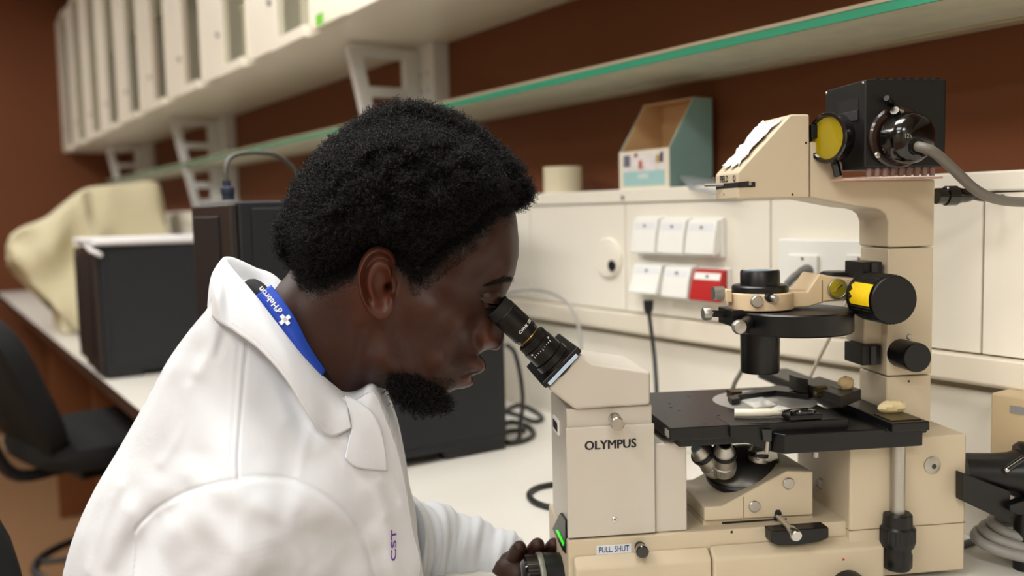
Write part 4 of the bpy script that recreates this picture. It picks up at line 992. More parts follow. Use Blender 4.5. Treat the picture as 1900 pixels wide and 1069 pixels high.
BE = [(722, 694), (742, 690), (772, 697), (800, 708), (822, 722), (832, 738), (826, 752), (800, 758), (775, 758), (748, 742), (728, 726), (718, 712)]
bp_, bn_ = head_points(skin_roots(BE, 1500))
mir = bp_.copy(); mir[:, 1] = 2*VS-mir[:, 1]; mn = bn_.copy(); mn[:, 1] *= -1
sel = rng.random(len(bp_)) < .6
rootsb = np.vstack([bp_, mir[sel]]); nb_ = np.vstack([bn_, mn[sel]])+np.array([.35, 0, -.7]); nb_ /= np.linalg.norm(nb_, axis=1)[:, None]
ib = []
V1, Q1 = curls(rootsb, nb_, .0072, .0010, .00028, 2.6, 10, .5)
lv_ = [V1]; lq = [Q1]; off = len(V1)
for hgt, kk in ((.003, 900), (.006, 900), (.008, 700)):
    s_ = rng.choice(len(rootsb), kk); V_, Q_ = curls(rootsb[s_]+nb_[s_]*hgt+rng.normal(size=(kk, 3))*.002, nb_[s_], .006, .0013, .00033, 2.4, 9, .9)
    lv_.append(V_); lq.append(Q_+off); off += len(V_)
SIDE = [(728, 690), (748, 688), (738, 640), (733, 600), (726, 600), (722, 650)]
for poly, n, ln in ((SIDE, 60, .0010), ([(840, 655), (884, 655), (888, 664), (850, 684), (838, 682)], 130, .0012), ([(800, 700), (845, 702), (846, 716), (826, 726)], 220, .0022), ([(770, 505), (800, 482), (830, 460), (872, 436), (880, 446), (836, 478), (800, 510), (778, 526)], 1300, .0015), ([(880, 446), (836, 478), (800, 510), (778, 526), (790, 540), (845, 495), (890, 460)], 900, .0012), ([(752, 492), (785, 505), (780, 550), (762, 548)], 500, .0014), ([(545, 510), (600, 522), (650, 504), (655, 524), (600, 550), (555, 540)], 1100, .0015), ([(898, 410), (912, 394), (950, 388), (950, 397), (918, 404), (906, 424)], 260, .0017)):
    a_, b_ = head_points(skin_roots(poly, n)); V_, Q_ = curls(a_, b_, ln, .0004, .00013, .8, 5, .8); lv_.append(V_); lq.append(Q_+off); off += len(V_)
k_i = rng.integers(0, len(LINE_PX), 2600); ep = LINE_PX[k_i]+rng.normal(size=(2600, 2))*np.array([5.5, 5.5])
a_, b_ = head_points(ep); EV, EQ = curls(a_+b_*.0006, b_, .0036, .0010, .00026, 1.5, 7, .7)
k_i = rng.integers(0, len(LINE_PX), 3200); ep = LINE_PX[k_i]+np.abs(rng.normal(size=(3200, 1)))*np.array([[5, 15]])+rng.normal(size=(3200, 2))*3
a_, b_ = head_points(ep); FV, FQ = curls(a_, b_, .0014, .0005, .00011, .8, 5, .8)
fast_mesh('hairline_curls', np.vstack([EV, FV]), np.vstack([EQ, FQ+len(EV)]), HAIRM, hair, kind='stuff')
fast_mesh('beard', np.vstack(lv_), np.vstack(lq), HAIRM, person, label='short black curly chin beard', kind='stuff')
a_, b_ = head_points(skin_roots([(897, 528), (915, 520), (935, 512), (948, 514), (948, 524), (930, 523), (912, 529), (892, 531)], 380))
V_, Q_ = curls(a_, b_*.5+np.array([.9, 0, .1]), .0042, .0003, .00017, .3, 5, .30)
fast_mesh('eyebrow', V_, Q_, HAIRM, person, kind='stuff')
a_, b_ = head_points(skin_roots([(888, 546), (921, 551), (922, 555), (890, 550)], 90))
V_, Q_ = curls(a_-b_*.001, b_*.6+np.array([.8, 0, -.5]), .0042, .0002, .00016, .3, 5, .25)
fast_mesh('eyelashes', V_, Q_, HAIRM, person, kind='stuff')

# ---- lab coat
CO_ = [(396, 545), (385, 572), (352, 612), (312, 668), (270, 745), (222, 830), (172, 915), (135, 1000), (112, 1090), (100, 1200), (105, 1400), (220, 1500), (450, 1520), (560, 1500), (640, 1400), (690, 1200), (775, 1075), (764, 980), (752, 905), (738, 840), (716, 778), (692, 728), (655, 742), (605, 722), (555, 670), (505, 610), (455, 552), (420, 532)]
VCO = .835
co_ = curve2(CO_, VCO, 400); cc_ = P(470, 960, VCO)[[0, 2]]
KG, ks = polar(co_, cc_, 130, 1.35); KX = KG.reshape(-1, 2)
KC = [(470, 985, 118, 190), (450, 900, 92, 170), (330, 980, 92, 170), (250, 1000, 62, 130), (300, 850, 48, 120), (380, 720, 26, 90), (440, 640, 16, 60), (520, 740, 22, 80), (560, 840, 46, 110), (600, 950, 78, 150), (660, 930, 40, 90), (700, 1000, 34, 80), (730, 900, 10, 40), (470, 1150, 125, 200), (300, 1150, 96, 170), (640, 1150, 84, 160), (470, 1350, 120, 200), (740, 1100, 26, 60), (690, 820, 10, 40)]
KP = uw([(a, b) for a, b, _, _ in KC], VCO-.05); KV = np.array([(a*1e-3, r*1e-3) for _, _, a, r in KC])
kol = resample(co_, 900)
def kfn(X):
    AR = idw(X, KP, KV, 2.6, .01); return AR[:, 0]*np.sin(np.clip(pdist(X, kol)/AR[:, 1], 0, 1)*math.pi/2)**.85
kd = pdist(KX, kol); b_ = smooth01(kd/.03)
KW = (kfn(KX)*(1-b_)+blurred(kfn, co_, .005, .012, KX)*b_).reshape(KG.shape[:2]); KWc = KW[0].mean()
KT = ktree(KX); KWf = KW.copy().reshape(-1)
def kv(px, py):
    W0 = .05
    for _ in range(4):
        q = P(px, py, VCO-W0)[[0, 2]]; i = KT.find((q[0], q[1], 0))[1]; W0 = KWf[i]
    return VCO-W0
def cpt(pts): return np.array(catmull([P(x, y, kv(x, y))[[0, 2]] for x, y in pts], 12))
def cridge(pts, s, amp):
    d = pdist(KX, resample(cpt(pts), 160, False)).reshape(KG.shape[:2]); return amp*1e-3*np.exp(-.5*(d/(s*1e-3))**2)
SEAM = [(212, 1090), (228, 1030), (262, 972), (318, 930), (385, 903), (455, 889), (520, 890), (580, 908), (632, 945), (668, 995), (690, 1060), (698, 1120)]
sp = resample(cpt(SEAM), 240, False)
sd = pdist(KX, sp)
cs = P(460, 1120, kv(460, 1110))[[0, 2]]
# inside of the arc = sleeve
ang = np.arctan2(KX[:, 1]-cs[1], KX[:, 0]-cs[0]); sa_ = np.arctan2(sp[:, 1]-cs[1], sp[:, 0]-cs[0]); sr = np.linalg.norm(sp-cs, axis=1)
o_ = np.argsort(sa_); rad_s = np.interp(ang, sa_[o_], sr[o_]); inside = (np.linalg.norm(KX-cs, axis=1) < rad_s) | (KX[:, 1] < cs[1]-.02)
sgn_d = np.where(inside, sd, -sd).reshape(KG.shape[:2])
inb = ((KX[:, 0] > P(200, 1069, .72)[0]) & (KX[:, 0] < P(705, 1069, .76)[0])).reshape(KG.shape[:2])
D = 2.4e-3*smooth01(sgn_d/.003)*inb*np.exp(-np.maximum(sgn_d, 0)/.05) - 1.5e-3*np.exp(-.5*((sgn_d+.0010)/.0009)**2)*inb
# shoulder seam: flat felled double ridge
D += cridge([(452, 640), (446, 700), (440, 780), (436, 845), (437, 888)], 1.1, 1.5)-cridge([(458, 640), (452, 700), (446, 780), (442, 845), (443, 888)], .9, 1.3)
D += cridge([(436, 640), (431, 700), (426, 780), (423, 850)], 1.6, .8)
# folds
for pts, s, a in (([(560, 735), (610, 800), (670, 880), (712, 950)], 6, 3.2), ([(540, 700), (575, 790), (640, 890), (690, 960)], 7, -3.0), ([(590, 760), (600, 840), (640, 920)], 5, 1.6),
                  ([(300, 955), (255, 1010), (215, 1069)], 9, -7.0), ([(345, 925), (290, 965)], 7, -3.0), ([(240, 950), (190, 1069)], 8, 4.0), ([(330, 700), (300, 800), (235, 930)], 14, 2.2), ([(370, 660), (330, 780), (290, 860)], 10, -1.8),
                  ([(410, 600), (395, 640), (370, 690)], 4, 1.8), ([(418, 605), (405, 660)], 3, -1.6), ([(480, 760), (510, 800), (520, 880)], 9, -1.6), ([(300, 1040), (420, 1000), (520, 1010)], 16, -3.5), ([(340, 980), (460, 945), (560, 960)], 14, 2.5), ([(420, 1069), (520, 1040), (600, 1060)], 10, 2.0), ([(560, 960), (610, 1010), (640, 1069)], 9, -3.0), ([(700, 900), (720, 980), (735, 1069)], 5, 2.5), ([(500, 660), (540, 740), (560, 800)], 5, -2.2), ([(575, 790), (562, 840), (556, 880)], 2.5, 1.3), ([(532, 775), (560, 782), (585, 800)], 2.0, 1.0), ([(600, 800), (660, 860), (735, 930)], 3.5, -2.6), ([(350, 720), (335, 800), (300, 860)], 3.5, 1.2), ([(225, 900), (190, 980), (165, 1060)], 4, 1.8), ([(480, 930), (540, 980), (560, 1050)], 4, 1.2)):
    D += cridge(pts, s, a)
nzk = np.zeros(D.shape)
for _ in range(220):
    k = rng.integers(0, len(KX)); a0 = rng.uniform(0, 3.14); dd_ = KG-KX[k]; x_ = dd_[..., 0]*math.cos(a0)+dd_[..., 1]*math.sin(a0); y_ = -dd_[..., 0]*math.sin(a0)+dd_[..., 1]*math.cos(a0)
    nzk += rng.uniform(-.0012, .0012)*np.exp(-.5*((x_/.035)**2+(y_/.0065)**2))
D += nzk
D *= smooth01(kd.reshape(D.shape)/.010)
KW = KW+D; KWc = KW[0].mean()
cv_, cf_ = sheet_mesh(KG, KW+(VS-VCO), KWc+(VS-VCO), cc_, VS, wall=True)
def cloth(name, col, bump_=.12):
    m = mat(name, col, .82, var=.02, scale=30, sheen=.15, spec=.25); nt = m.node_tree; b = nt.nodes['Principled BSDF']
    tc = nt.nodes.new('ShaderNodeTexCoord'); acc = None
    for ax_ in (0, 2):
        wv = nt.nodes.new('ShaderNodeTexWave'); wv.bands_direction = 'XYZ'[ax_]; wv.inputs['Scale'].default_value = 330; wv.inputs['Distortion'].default_value = .8; nt.links.new(tc.outputs['Object'], wv.inputs['Vector'])
        if acc is None: acc = wv.outputs['Fac']
        else:
            ad = nt.nodes.new('ShaderNodeMath'); ad.operation = 'ADD'; nt.links.new(acc, ad.inputs[0]); nt.links.new(wv.outputs['Fac'], ad.inputs[1]); acc = ad.outputs[0]
    no = nt.nodes.new('ShaderNodeTexNoise'); no.inputs['Scale'].default_value = 45; no.inputs['Detail'].default_value = 5; nt.links.new(tc.outputs['Object'], no.inputs['Vector'])
    bp = nt.nodes.new('ShaderNodeBump'); bp.inputs['Strength'].default_value = bump_; bp.inputs['Distance'].default_value = .0003; nt.links.new(acc, bp.inputs['Height'])
    b2 = nt.nodes.new('ShaderNodeBump'); b2.inputs['Strength'].default_value = .16; b2.inputs['Distance'].default_value = .004; nt.links.new(no.outputs['Fac'], b2.inputs['Height']); nt.links.new(b2.outputs[0], bp.inputs['Normal'])
    nt.links.new(bp.outputs[0], b.inputs['Normal']); return m
COAT = cloth('white_cotton', '#d7dae0')
coat = part('lab_coat', MB().add(cv_, cf_), COAT, person, label='white cotton lab coat', smooth=1.3)
def onto(st, off=.004): return [[(x, y, min(v, kv(x, y)-off)) for x, y, v in row] for row in st]
def strip(name, stations, k, m, parent, thick=.0013, sub=1, label=None):
    """cloth strip lofted through stations of equal point counts; points are (px, py, v)"""
    cols = [catmull([P(*st[i]) for st in stations], k) for i in range(len(stations[0]))]
    rows = [catmull([c[j] for c in cols], 6) for j in range(len(cols[0]))]
    mb = MB().loft(rows, False, False); o = part(name, mb, m, parent, label=label, smooth=1.4)
    s = o.modifiers.new('thick', 'SOLIDIFY'); s.thickness = thick; s.offset = 0; return o
COL_ST = [
 [(636, 738, .872), (641, 733, .856), (645, 760, .840), (652, 794, .833)],
 [(592, 708, .862), (600, 700, .840), (610, 745, .818), (612, 811, .806)],
 [(545, 662, .857), (556, 655, .832), (566, 705, .806), (580, 783, .794)],
 [(503, 612, .855), (511, 598, .829), (520, 640, .803), (533, 708, .792)],
 [(472, 567, .860), (470, 545, .834), (470, 585, .810), (482, 650, .797)],
 [(452, 545, .874), (435, 505, .856), (425, 550, .835), (433, 614, .808)],
 [(444, 530, .897), (417, 481, .892), (401, 530, .870), (397, 590, .845)],
 [(458, 528, .925), (432, 479, .930), (398, 505, .930), (388, 565, .915)],
 [(482, 533, .948), (472, 497, .966), (440, 520, .985), (425, 580, .990)],
 [(522, 552, .957), (522, 524, .985), (515, 560, 1.00), (510, 620, 1.01)],
 [(592, 652, .957), (602, 640, .982), (610, 680, .995), (615, 740, 1.00)],
 [(660, 716, .942), (676, 708, .958), (688, 735, .968), (700, 770, .975)]]
for st_ in COL_ST[:7]:
    for i_ in (2, 3): st_[i_] = (st_[i_][0], st_[i_][1], min(st_[i_][2], kv(st_[i_][0], st_[i_][1])-.005))
coll = strip('collar', COL_ST, 7, COAT, coat, .0016)
LAP = [[(640, 735, .850), (652, 790, .8335), (648, 812, .829), (640, 850, .828)],
       [(660, 742, .848), (668, 795, .829), (664, 830, .826), (658, 866, .826)],
       [(690, 766, .852), (694, 805, .830), (692, 840, .826), (688, 872, .826)],
       [(706, 795, .856), (712, 825, .836), (716, 850, .832), (718, 874, .831)]]
lap_ = strip('lapel', onto(LAP), 6, COAT, coat, .0016)
FRONT = [[(690, 722, .935), (700, 765, .90), (706, 800, .870)], [(712, 768, .930), (716, 820, .885), (712, 860, .852)], [(738, 832, .925), (738, 880, .87), (726, 910, .842)], [(756, 905, .92), (758, 960, .865), (744, 985, .838)], [(772, 985, .915), (776, 1030, .86), (762, 1060, .836)], [(788, 1090, .915), (790, 1130, .86), (776, 1160, .836)]]
strip('front_band', FRONT, 6, COAT, coat, .0016)
# stitching along collar and lapel edges
def stitch(pts, step=.0035):
    ps = np.array(catmull([P(*p) for p in pts], 12)); s = np.r_[0, np.cumsum(np.linalg.norm(np.diff(ps, axis=0), axis=1))]; mb = MB()
    for a in np.arange(0, s[-1]-step, step):
        q = [np.array([np.interp(x, s, ps[:, i]) for i in range(3)]) for x in (a, a+step*.6)]; mb.tube(q, .00028, 5, 1)
    return mb
part('stitching', stitch([(405, 583, .848), (437, 602, .805), (484, 638, .794), (532, 694, .789), (577, 765, .791), (608, 796, .803), (645, 780, .830)]), mat('thread_white', '#dcdbdb', .7), coat, kind='stuff')
part('stitching', stitch([(700, 800, .828), (708, 840, .828), (710, 866, .828), (668, 860, .824)]), mat('thread_white', '#dcdbdb', .7), coat, kind='stuff')
# purple embroidery on the chest
cvp = kv(733, 1010)
em = text_mb('CST', .017, P(731, 1012, cvp-.004), (.10, .25, 1), (-1, -.75, .05), .0003, bold=.0001)
e0 = P(731, 1012, cvp-.004); em.v = [tuple(np.array(e0)+(np.array(p)-e0)*np.array([.5, .5, 1])) for p in em.v]
part('embroidery', em, mat('purple_thread', '#6a2c91', .6), coat, label='purple embroidered lettering')
# far sleeve reaching for the focusing knob
SL = [P(735, 1010, .985), P(780, 1012, 1.0), P(830, 1020, 1.005), P(880, 1034, 1.0), P(925, 1046, .992), P(955, 1056, .986)]
ps = catmull(SL, 10); rings = []; m_ = len(ps)
for i, p in enumerate(ps):
    t = ps[min(i+1, m_-1)]-ps[max(i-1, 0)]; t /= np.linalg.norm(t); a = np.cross(t, [0, 0, 1.]); a /= np.linalg.norm(a); b = np.cross(a, t)
    f = i/(m_-1); r = .052*(1-f)+.034*f
    rings.append([p+(r*(1+.06*math.sin(f*23+2*math.sin(2*math.pi*j/36)+1.3*math.cos(4*math.pi*j/36))+.03*math.sin(f*61+6*math.pi*j/36)))*(math.cos(2*math.pi*j/36)*a+math.sin(2*math.pi*j/36)*b) for j in range(36)])
part('sleeve', MB().loft(rings), COAT, coat, smooth=1.4)
# ---- black undershirt neck, lanyard
UN = [(463, 545, .90), (470, 535, .868), (495, 560, .852), (530, 610, .848), (575, 670, .852), (625, 722, .868), (660, 728, .90), (625, 715, .945), (560, 655, .96), (500, 570, .957), (470, 540, .935)]
part('undershirt', MB().tube([P(*q) for q in UN], .009, 12, 6, True), mat('black_knit', '#141417', .85), person, label='black shirt neckline')
UN2 = [(461, 535, .905), (466, 530, .88), (478, 540, .862), (492, 552, .853)]
part('shirt_rim', MB().tube([P(*q) for q in UN2], .0035, 10, 6), mat('off_white_knit', '#d5d0c4', .85), person)
LY = [[(470, 552, .846), (486, 541, .842), (503, 529, .846)], [(492, 583, .838), (508, 570, .836), (524, 556, .841)], [(520, 622, .833), (536, 608, .832), (549, 594, .838)], [(552, 668, .832), (563, 654, .832), (573, 641, .839)], [(590, 715, .836), (597, 700, .836), (603, 687, .843)]]
lan = strip('lanyard', LY, 6, mat('blue_ribbon', '#2049b8', .6, var=.05, scale=300), person, .0012, label='blue printed neck lanyard')
A0, A1 = P(541, 604, .8305), P(490, 545, .8405)
ex_ = A1-A0; ex_ /= np.linalg.norm(ex_)
nrm_ = np.cross(P(549, 594, .838)-P(520, 622, .833), ex_); nrm_ /= np.linalg.norm(nrm_); nrm_ = nrm_ if nrm_[1] < 0 else -nrm_
ey_ = np.cross(nrm_, ex_)
part('lettering', text_mb("d'Hebron", .0078, P(502, 557, .8365)+nrm_*.0012, ex_, ey_, .0006, bold=.0001), WINK, lan)
cr_ = P(529, 594, .8325)+nrm_*.0012
mbx = MB()
for (a0, a1, b0, b1) in ((-.0055, .0055, -.0018, .0018), (-.0018, .0018, -.0055, .0055)):
    q = [cr_+ex_*x+ey_*y for x, y in ((a0, b0), (a1, b0), (a1, b1), (a0, b1))]; mbx.add(q+[p-nrm_*.0006 for p in q], [(0, 1, 2, 3), (7, 6, 5, 4), (0, 4, 5, 1), (1, 5, 6, 2), (2, 6, 7, 3), (3, 7, 4, 0)])
part('cross_mark', mbx, WINK, lan)
# legs, below the picture
TR = mat('dark_trousers', '#23252c', .85)
for dv in (-.10, .10):
    lg = MB().tube([(-.16, VS+dv, .70), (.05, VS+dv*1.1, .71), (.24, VS+dv*1.2, .70), (.28, VS+dv*1.2, .60), (.24, VS+dv*1.2, .42), (.22, VS+dv*1.2, .33)], [.085]*9+[.075]*9+[.058]*12, 20, 6)
    part('trouser_leg', lg, TR, person)
    part('shoe', MB().ellipsoid((.26, VS+dv*1.2, .325), (.13, .045, .04), 20, 10), BLACKP, person)
# ------------------------------------------------------------------ small things
# sockets on the service panel: covers that slope out
WHITEP = mat('white_plastic', '#ecebe6', .4, var=.02)
def wl(px, py): return Wn(px, py, NP)
def socket(px0, px1, py0, py1, m, label, drop=.022, tagm=None):
    a, b = Wn(px0, py0, NP-.02), Wn(px1, py1, NP-.02); t0, t1 = b[1], a[1]; z1, z0 = a[2], b[2]
    t = thing('wall_socket', label, 'socket', 'W', (NP, (t0+t1)/2, (z0+z1)/2), 'socket modules on the white panel')
    h = z1-z0
    part('frame', MB().box(NP-.008, NP, t0-.001, t1+.001, z0-.004, z1+.002), WHITEP, t, .002)
    prof = [(NP-.007, z1), (NP-.016, z1-.002), (NP-.022, z1-h*.45), (NP-.022-drop*.45, z0+h*.04), (NP-.018-drop*.45, z0), (NP-.007, z0+h*.08)]
    cov = part('cover', MB().prism(prof, 1, t0+.0008, t1-.0008), m, t, .0015)
    ym = (t0+t1)/2
    lab_ = MB().add([(NP-.0172, t0+.005, z1-h*.12), (NP-.0172, t1-.005, z1-h*.12), (NP-.0206, t1-.005, z1-h*.33), (NP-.0206, t0+.005, z1-h*.33), (NP-.014, t0+.005, z1-h*.12), (NP-.014, t1-.005, z1-h*.12), (NP-.016, t1-.005, z1-h*.33), (NP-.016, t0+.005, z1-h*.33)], [(0, 1, 2, 3), (7, 6, 5, 4), (0, 4, 5, 1), (1, 5, 6, 2), (2, 6, 7, 3), (3, 7, 4, 0)])
    part('label_strip', lab_, tagm or mat('label_pale', '#dfe0e2', .5), cov)
    zc = z1-h*.225
    part('label_mark', MB().box(NP-.0200, NP-.0190, ym-.003, ym+.002, zc-.002, zc+.002), mat('grey_print', '#6d6d70', .6), cov)
    return t
for i, (a, b) in enumerate(((1172, 1219), (1221, 1271), (1273, 1329))):
    socket(a, b, 404+i*1.5, 472+i*1.5, WHITEP, ['white covered socket, left one of the upper three', 'white covered socket, middle one of the upper three', 'white covered socket, right one of the upper three'][i], .008)
socket(1173, 1225, 488, 548, WHITEP, 'white socket with an adapter and black cable plugged in', .018)
socket(1230, 1280, 492, 556, WHITEP, 'white covered socket beside the red one', .010)
RED = mat('red_plastic', '#b3201e', .35, var=.03)
socket(1283, 1340, 498, 562, RED, 'red covered socket with a white label', .012, WHITEP)
# adapter hanging on the left socket, and its cable
c = Wn(1203, 552, NP-.045)
ad = thing('power_plug', 'black plug with cable hanging from the white socket', 'plug', 'W', (c[0], c[1], c[2]-.03))
part('plug_body', MB().lathe((c[0], c[1], c[2]-.004), (0, 0, -1), [(0, .008), (.014, .0075), (.022, .005)], 18), BLACKP, ad)
part('cable', MB().tube([Wn(1203, 572, NP-.045), Wn(1208, 610, NP-.05), Wn(1214, 660, NP-.06), Wn(1218, 720, NP-.08), Wn(1219, 790, NP-.10), (NP-.10, Wn(1219, 760, NP-.1)[1]+.01, ZB+.004)], .0033, 10, 8), BLACKP, ad)
# round cable grommet
g = Wn(1131, 478, NP)
t = thing('cable_grommet', 'round ivory cable grommet with a dark hole in the panel', 'grommet', 'W', (NP, g[1], g[2]))
part('rim', MB().lathe((NP, g[1], g[2]), (-1, 0, 0), [(0, .034), (.005, .034), (.007, .031), (.006, .024)], 40), LAMI, t)
h_ = Wn(1136, 493, NP-.007)
part('hole', MB().lathe((NP-.0070, h_[1], h_[2]), (-1, 0, 0), [(0, .0095), (.0022, .0095)], 24), INK, t)
part('inner_disc', MB().lathe((NP-.002, g[1], g[2]), (-1, 0, 0), [(0, .025), (.006, .0245)], 36), LAMI, t)
# data outlet box behind the condenser with grey cable
a, b = Wn(1440, 443, NP-.03), Wn(1598, 530, NP-.03)
t = thing('outlet_box', 'white double outlet box behind the condenser', 'socket', 'W', (NP, (a[1]+b[1])/2, b[2]))
part('box', MB().box(NP-.028, NP, b[1], a[1], Wn(1500, 532, NP-.03)[2], a[2]), WHITEP, t, .003)
for x0, x1 in ((1464, 1518), (1572, 1620)):
    q0, q1 = Wn(x0, 472, NP-.03), Wn(x1, 522, NP-.03)
    o = part('faceplate', MB().box(NP-.033, NP-.028, q1[1], q0[1], q1[2], q0[2]), WHITEP, t, .0015)
    m_ = Wn((x0+x1)/2-2, 480, NP-.033); part('screw', MB().cyl((NP-.033, m_[1], m_[2]), (NP-.034, m_[1], m_[2]), .002, n=12), mat('steel', '#a9a8a4', .3, 1), o)
pl = thing('data_plug', 'grey plug with grey cable in the outlet box', 'plug', 'W', Wn(1482, 512, NP-.045))
part('plug_body', MB().tube([Wn(1498, 503, NP-.034), Wn(1485, 506, NP-.05), Wn(1472, 515, NP-.06), Wn(1460, 528, NP-.065)], [.009, .009, .008, .007, .006, .005], 12, 4), mat('grey_plastic', '#6e6d6b', .5), pl)
part('cable', MB().tube([Wn(1462, 526, NP-.065), Wn(1440, 560, NP-.07), Wn(1420, 600, NP-.08), Wn(1395, 650, NP-.09), Wn(1375, 690, NP-.10), Wn(1360, 720, NP-.11), Wn(1345, 790, NP-.12)], .003, 10, 8), mat('grey_cable', '#6b665e', .45), pl)
solo('pale_wire', MB().tube([Wn(1585, 520, NP-.04), Wn(1570, 560, NP-.05), Wn(1540, 625, NP-.06), Wn(1505, 695, NP-.07), Wn(1490, 740, NP-.08), Wn(1480, 800, NP-.09)], .0022, 8, 8), mat('pale_cord', '#b3aa99', .5), 'W', Wn(1505, 695, NP-.07), 'thin pale wire running down behind the black stage', 'wire')
solo('grey_network_cable', MB().tube([Wn(900, 560, NP-.1), Wn(950, 540, NP-.07), Wn(1000, 538, NP-.06), Wn(1040, 552, NP-.06), Wn(1065, 580, NP-.06), Wn(1076, 620, NP-.06), Wn(1079, 680, NP-.07), Wn(1080, 740, NP-.09)], .0032, 10, 8), mat('pale_grey_cable', '#a7a49e', .45), 'W', Wn(1078, 700, NP-.08), 'pale grey cable arching behind the eyepieces', 'cable')
# black cables hanging behind the tower computer
CB = mat('black_cable', '#242322', .45)
def Bz(px, py, dz=.004): return Wz(px, py, ZB+dz)
vv = .80
solo('black_cable', MB().tube([Wt(940, 640, 1.40), Wt(955, 655, 1.38), Wt(966, 700, 1.36), Wt(970, 745, 1.34), Wt(966, 785, 1.30), Bz(962, 815), Bz(945, 822)], .0042, 10, 8), CB, 'W', Bz(962, 815), 'black cable hanging down right behind the tower computer', 'cable')
solo('black_cable', MB().tube([Bz(925, 770), Bz(960, 752), Bz(990, 762), Bz(1006, 776), Bz(990, 782), Bz(960, 770), Bz(935, 764)], .0042, 10, 8), CB, 'W', Bz(990, 770), 'flat loop of black cable on the bench beside the tower computer', 'cable')
solo('black_cable', MB().tube([Bz(925, 790), Bz(950, 783), Bz(980, 792), Bz(990, 806), Bz(972, 818), Bz(945, 822), Bz(930, 812), Bz(945, 800), Bz(975, 799)], .0045, 10, 8), CB, 'W', Bz(960, 805), 'small coil of black cable on the bench, nearest the viewer', 'cable')
solo('black_cable', MB().tube([Bz(1090, 890), Bz(1040, 897), Bz(1000, 904), Bz(982, 916), Bz(990, 930), Bz(1015, 940), Bz(1060, 948)], .0040, 10, 8), CB, 'W', Bz(982, 916), 'black cable loop coming out from behind the microscope', 'cable')
# things on the ledge
zl_ = zl
q = Wn(1045, 359, NP+.045); r_ = .036
t = thing('tape_roll', 'wide roll of clear packing tape standing on the ledge', 'tape', 'W', (q[0], q[1], zl_))
part('tape', MB().lathe((q[0], q[1], zl_), (0, 0, 1), [(0, .026), (0, .0375), (.050, .0375), (.050, .026)], 48, False), mat('yellowish_tape', '#e6dcc0', .25, coat=.3), t)
part('core', MB().lathe((q[0], q[1], zl_), (0, 0, 1), [(0, .0255), (.050, .0255), (.050, .023), (0, .023)], 40, False), mat('cardboard', '#b58e5e', .8), t)
# magazine file box
q0 = Wn(1151, 346, NP+.006); q1 = Wn(1243, 345, NP+.006)
t0, t1 = q1[1], q0[1]; n0 = NP+.006; n1 = n0+.095
zA = Wn(1200, 278, n0)[2]; zT_ = Wn(1300, 185, n1)[2]
t = thing('magazine_box', 'open cardboard file box with a printed front on the ledge', 'file box', 'W', ((n0+n1)/2, (t0+t1)/2, zl_))
KR = mat('kraft_inner', '#d6b184', .7); TEAL = mat('teal_card', '#83a39f', .6, var=.04)
sp_ = [(n0, zl_), (n1, zl_), (n1, zT_), (n0+.055, zT_), (n0, zA)]
part('side_panel', MB().prism(sp_, 1, t0, t0+.0025), TEAL, t); part('side_lining', MB().prism([(a+.001 if a == n0 else a-.001, b) for a, b in sp_], 1, t0+.0025, t0+.004), KR, t)
part('side_panel', MB().prism(sp_, 1, t1-.0025, t1), TEAL, t); part('side_lining', MB().prism([(a+.001 if a == n0 else a-.001, b) for a, b in sp_], 1, t1-.004, t1-.0025), KR, t)
part('front_panel', MB().box(n0-.0015, n0, t0, t1, zl_, zA), mat('cream_card', '#e9e2d0', .6), t)
part('back_panel', MB().box(n1-.002, n1, t0, t1, zl_, zT_), KR, t); part('bottom_panel', MB().box(n0, n1, t0+.004, t1-.004, zl_, zl_+.002), KR, t); part('top_flap', MB().box(n0+.058, n1, t0, t1, zT_-.002, zT_), KR, t)
hh = zA-zl_; ww = t1-t0
pr = part('print', MB().box(n0-.0022, n0-.0015, t0+ww*.09, t1-ww*.09, zl_+hh*.08, zl_+hh*.46), mat('pale_teal_print', '#a6cfcf', .5), t)
part('print', MB().box(n0-.0022, n0-.0015, t0+ww*.09, t1-ww*.09, zl_+hh*.46, zl_+hh*.92), mat('mottled_photo_print', '#e5dede', .5, var=.25, scale=90), t)
for k, (f, g_, wd, hg, colr) in enumerate(((.83, .74, .13, .30, '#6b6a78'), (.55, .62, .07, .22, '#c06a5e'), (.20, .74, .08, .2, '#b89a5a'), (.13, .78, .05, .26, '#1e2f5c'), (.64, .88, .06, .1, '#a0533a'))):
    part('print_patch', MB().box(n0-.0028, n0-.0022, t0+ww*(f-wd/2), t0+ww*(f+wd/2), zl_+hh*(g_-hg/2), zl_+hh*(g_+hg/2)), mat('print_%d' % k, colr, .5), t)
part('lettering', text_mb('mini', .014, (n0-.0026, t0+ww*.5, zl_+hh*.34), (0, -1, 0), (0, 0, 1), .0002, bold=.0004), mat('white_ink', '#e8e8e8', .5), t)
# curled transparent sheet between box and lamp arm
rows = []
for i in range(13):
    s_ = i/12; px = 1258+s_*90
    rows.append([Wn(px, 326+10*s_*s_+4*s_, NP+.02), Wn(px+14, 342+14*s_, NP+.0), Wn(px+22, 352+16*s_, NP-.02)])
o = solo('plastic_sheet', MB().loft(rows, False, False), mat('thin_clear_film', '#c9cdd2', .2, trans=.5, alpha=.55, ior=1.05), 'W', Wn(1300, 345, NP), 'curled clear plastic sheet lying on the ledge', 'sheet')
s = o.modifiers.new('thick', 'SOLIDIFY'); s.thickness = .0006
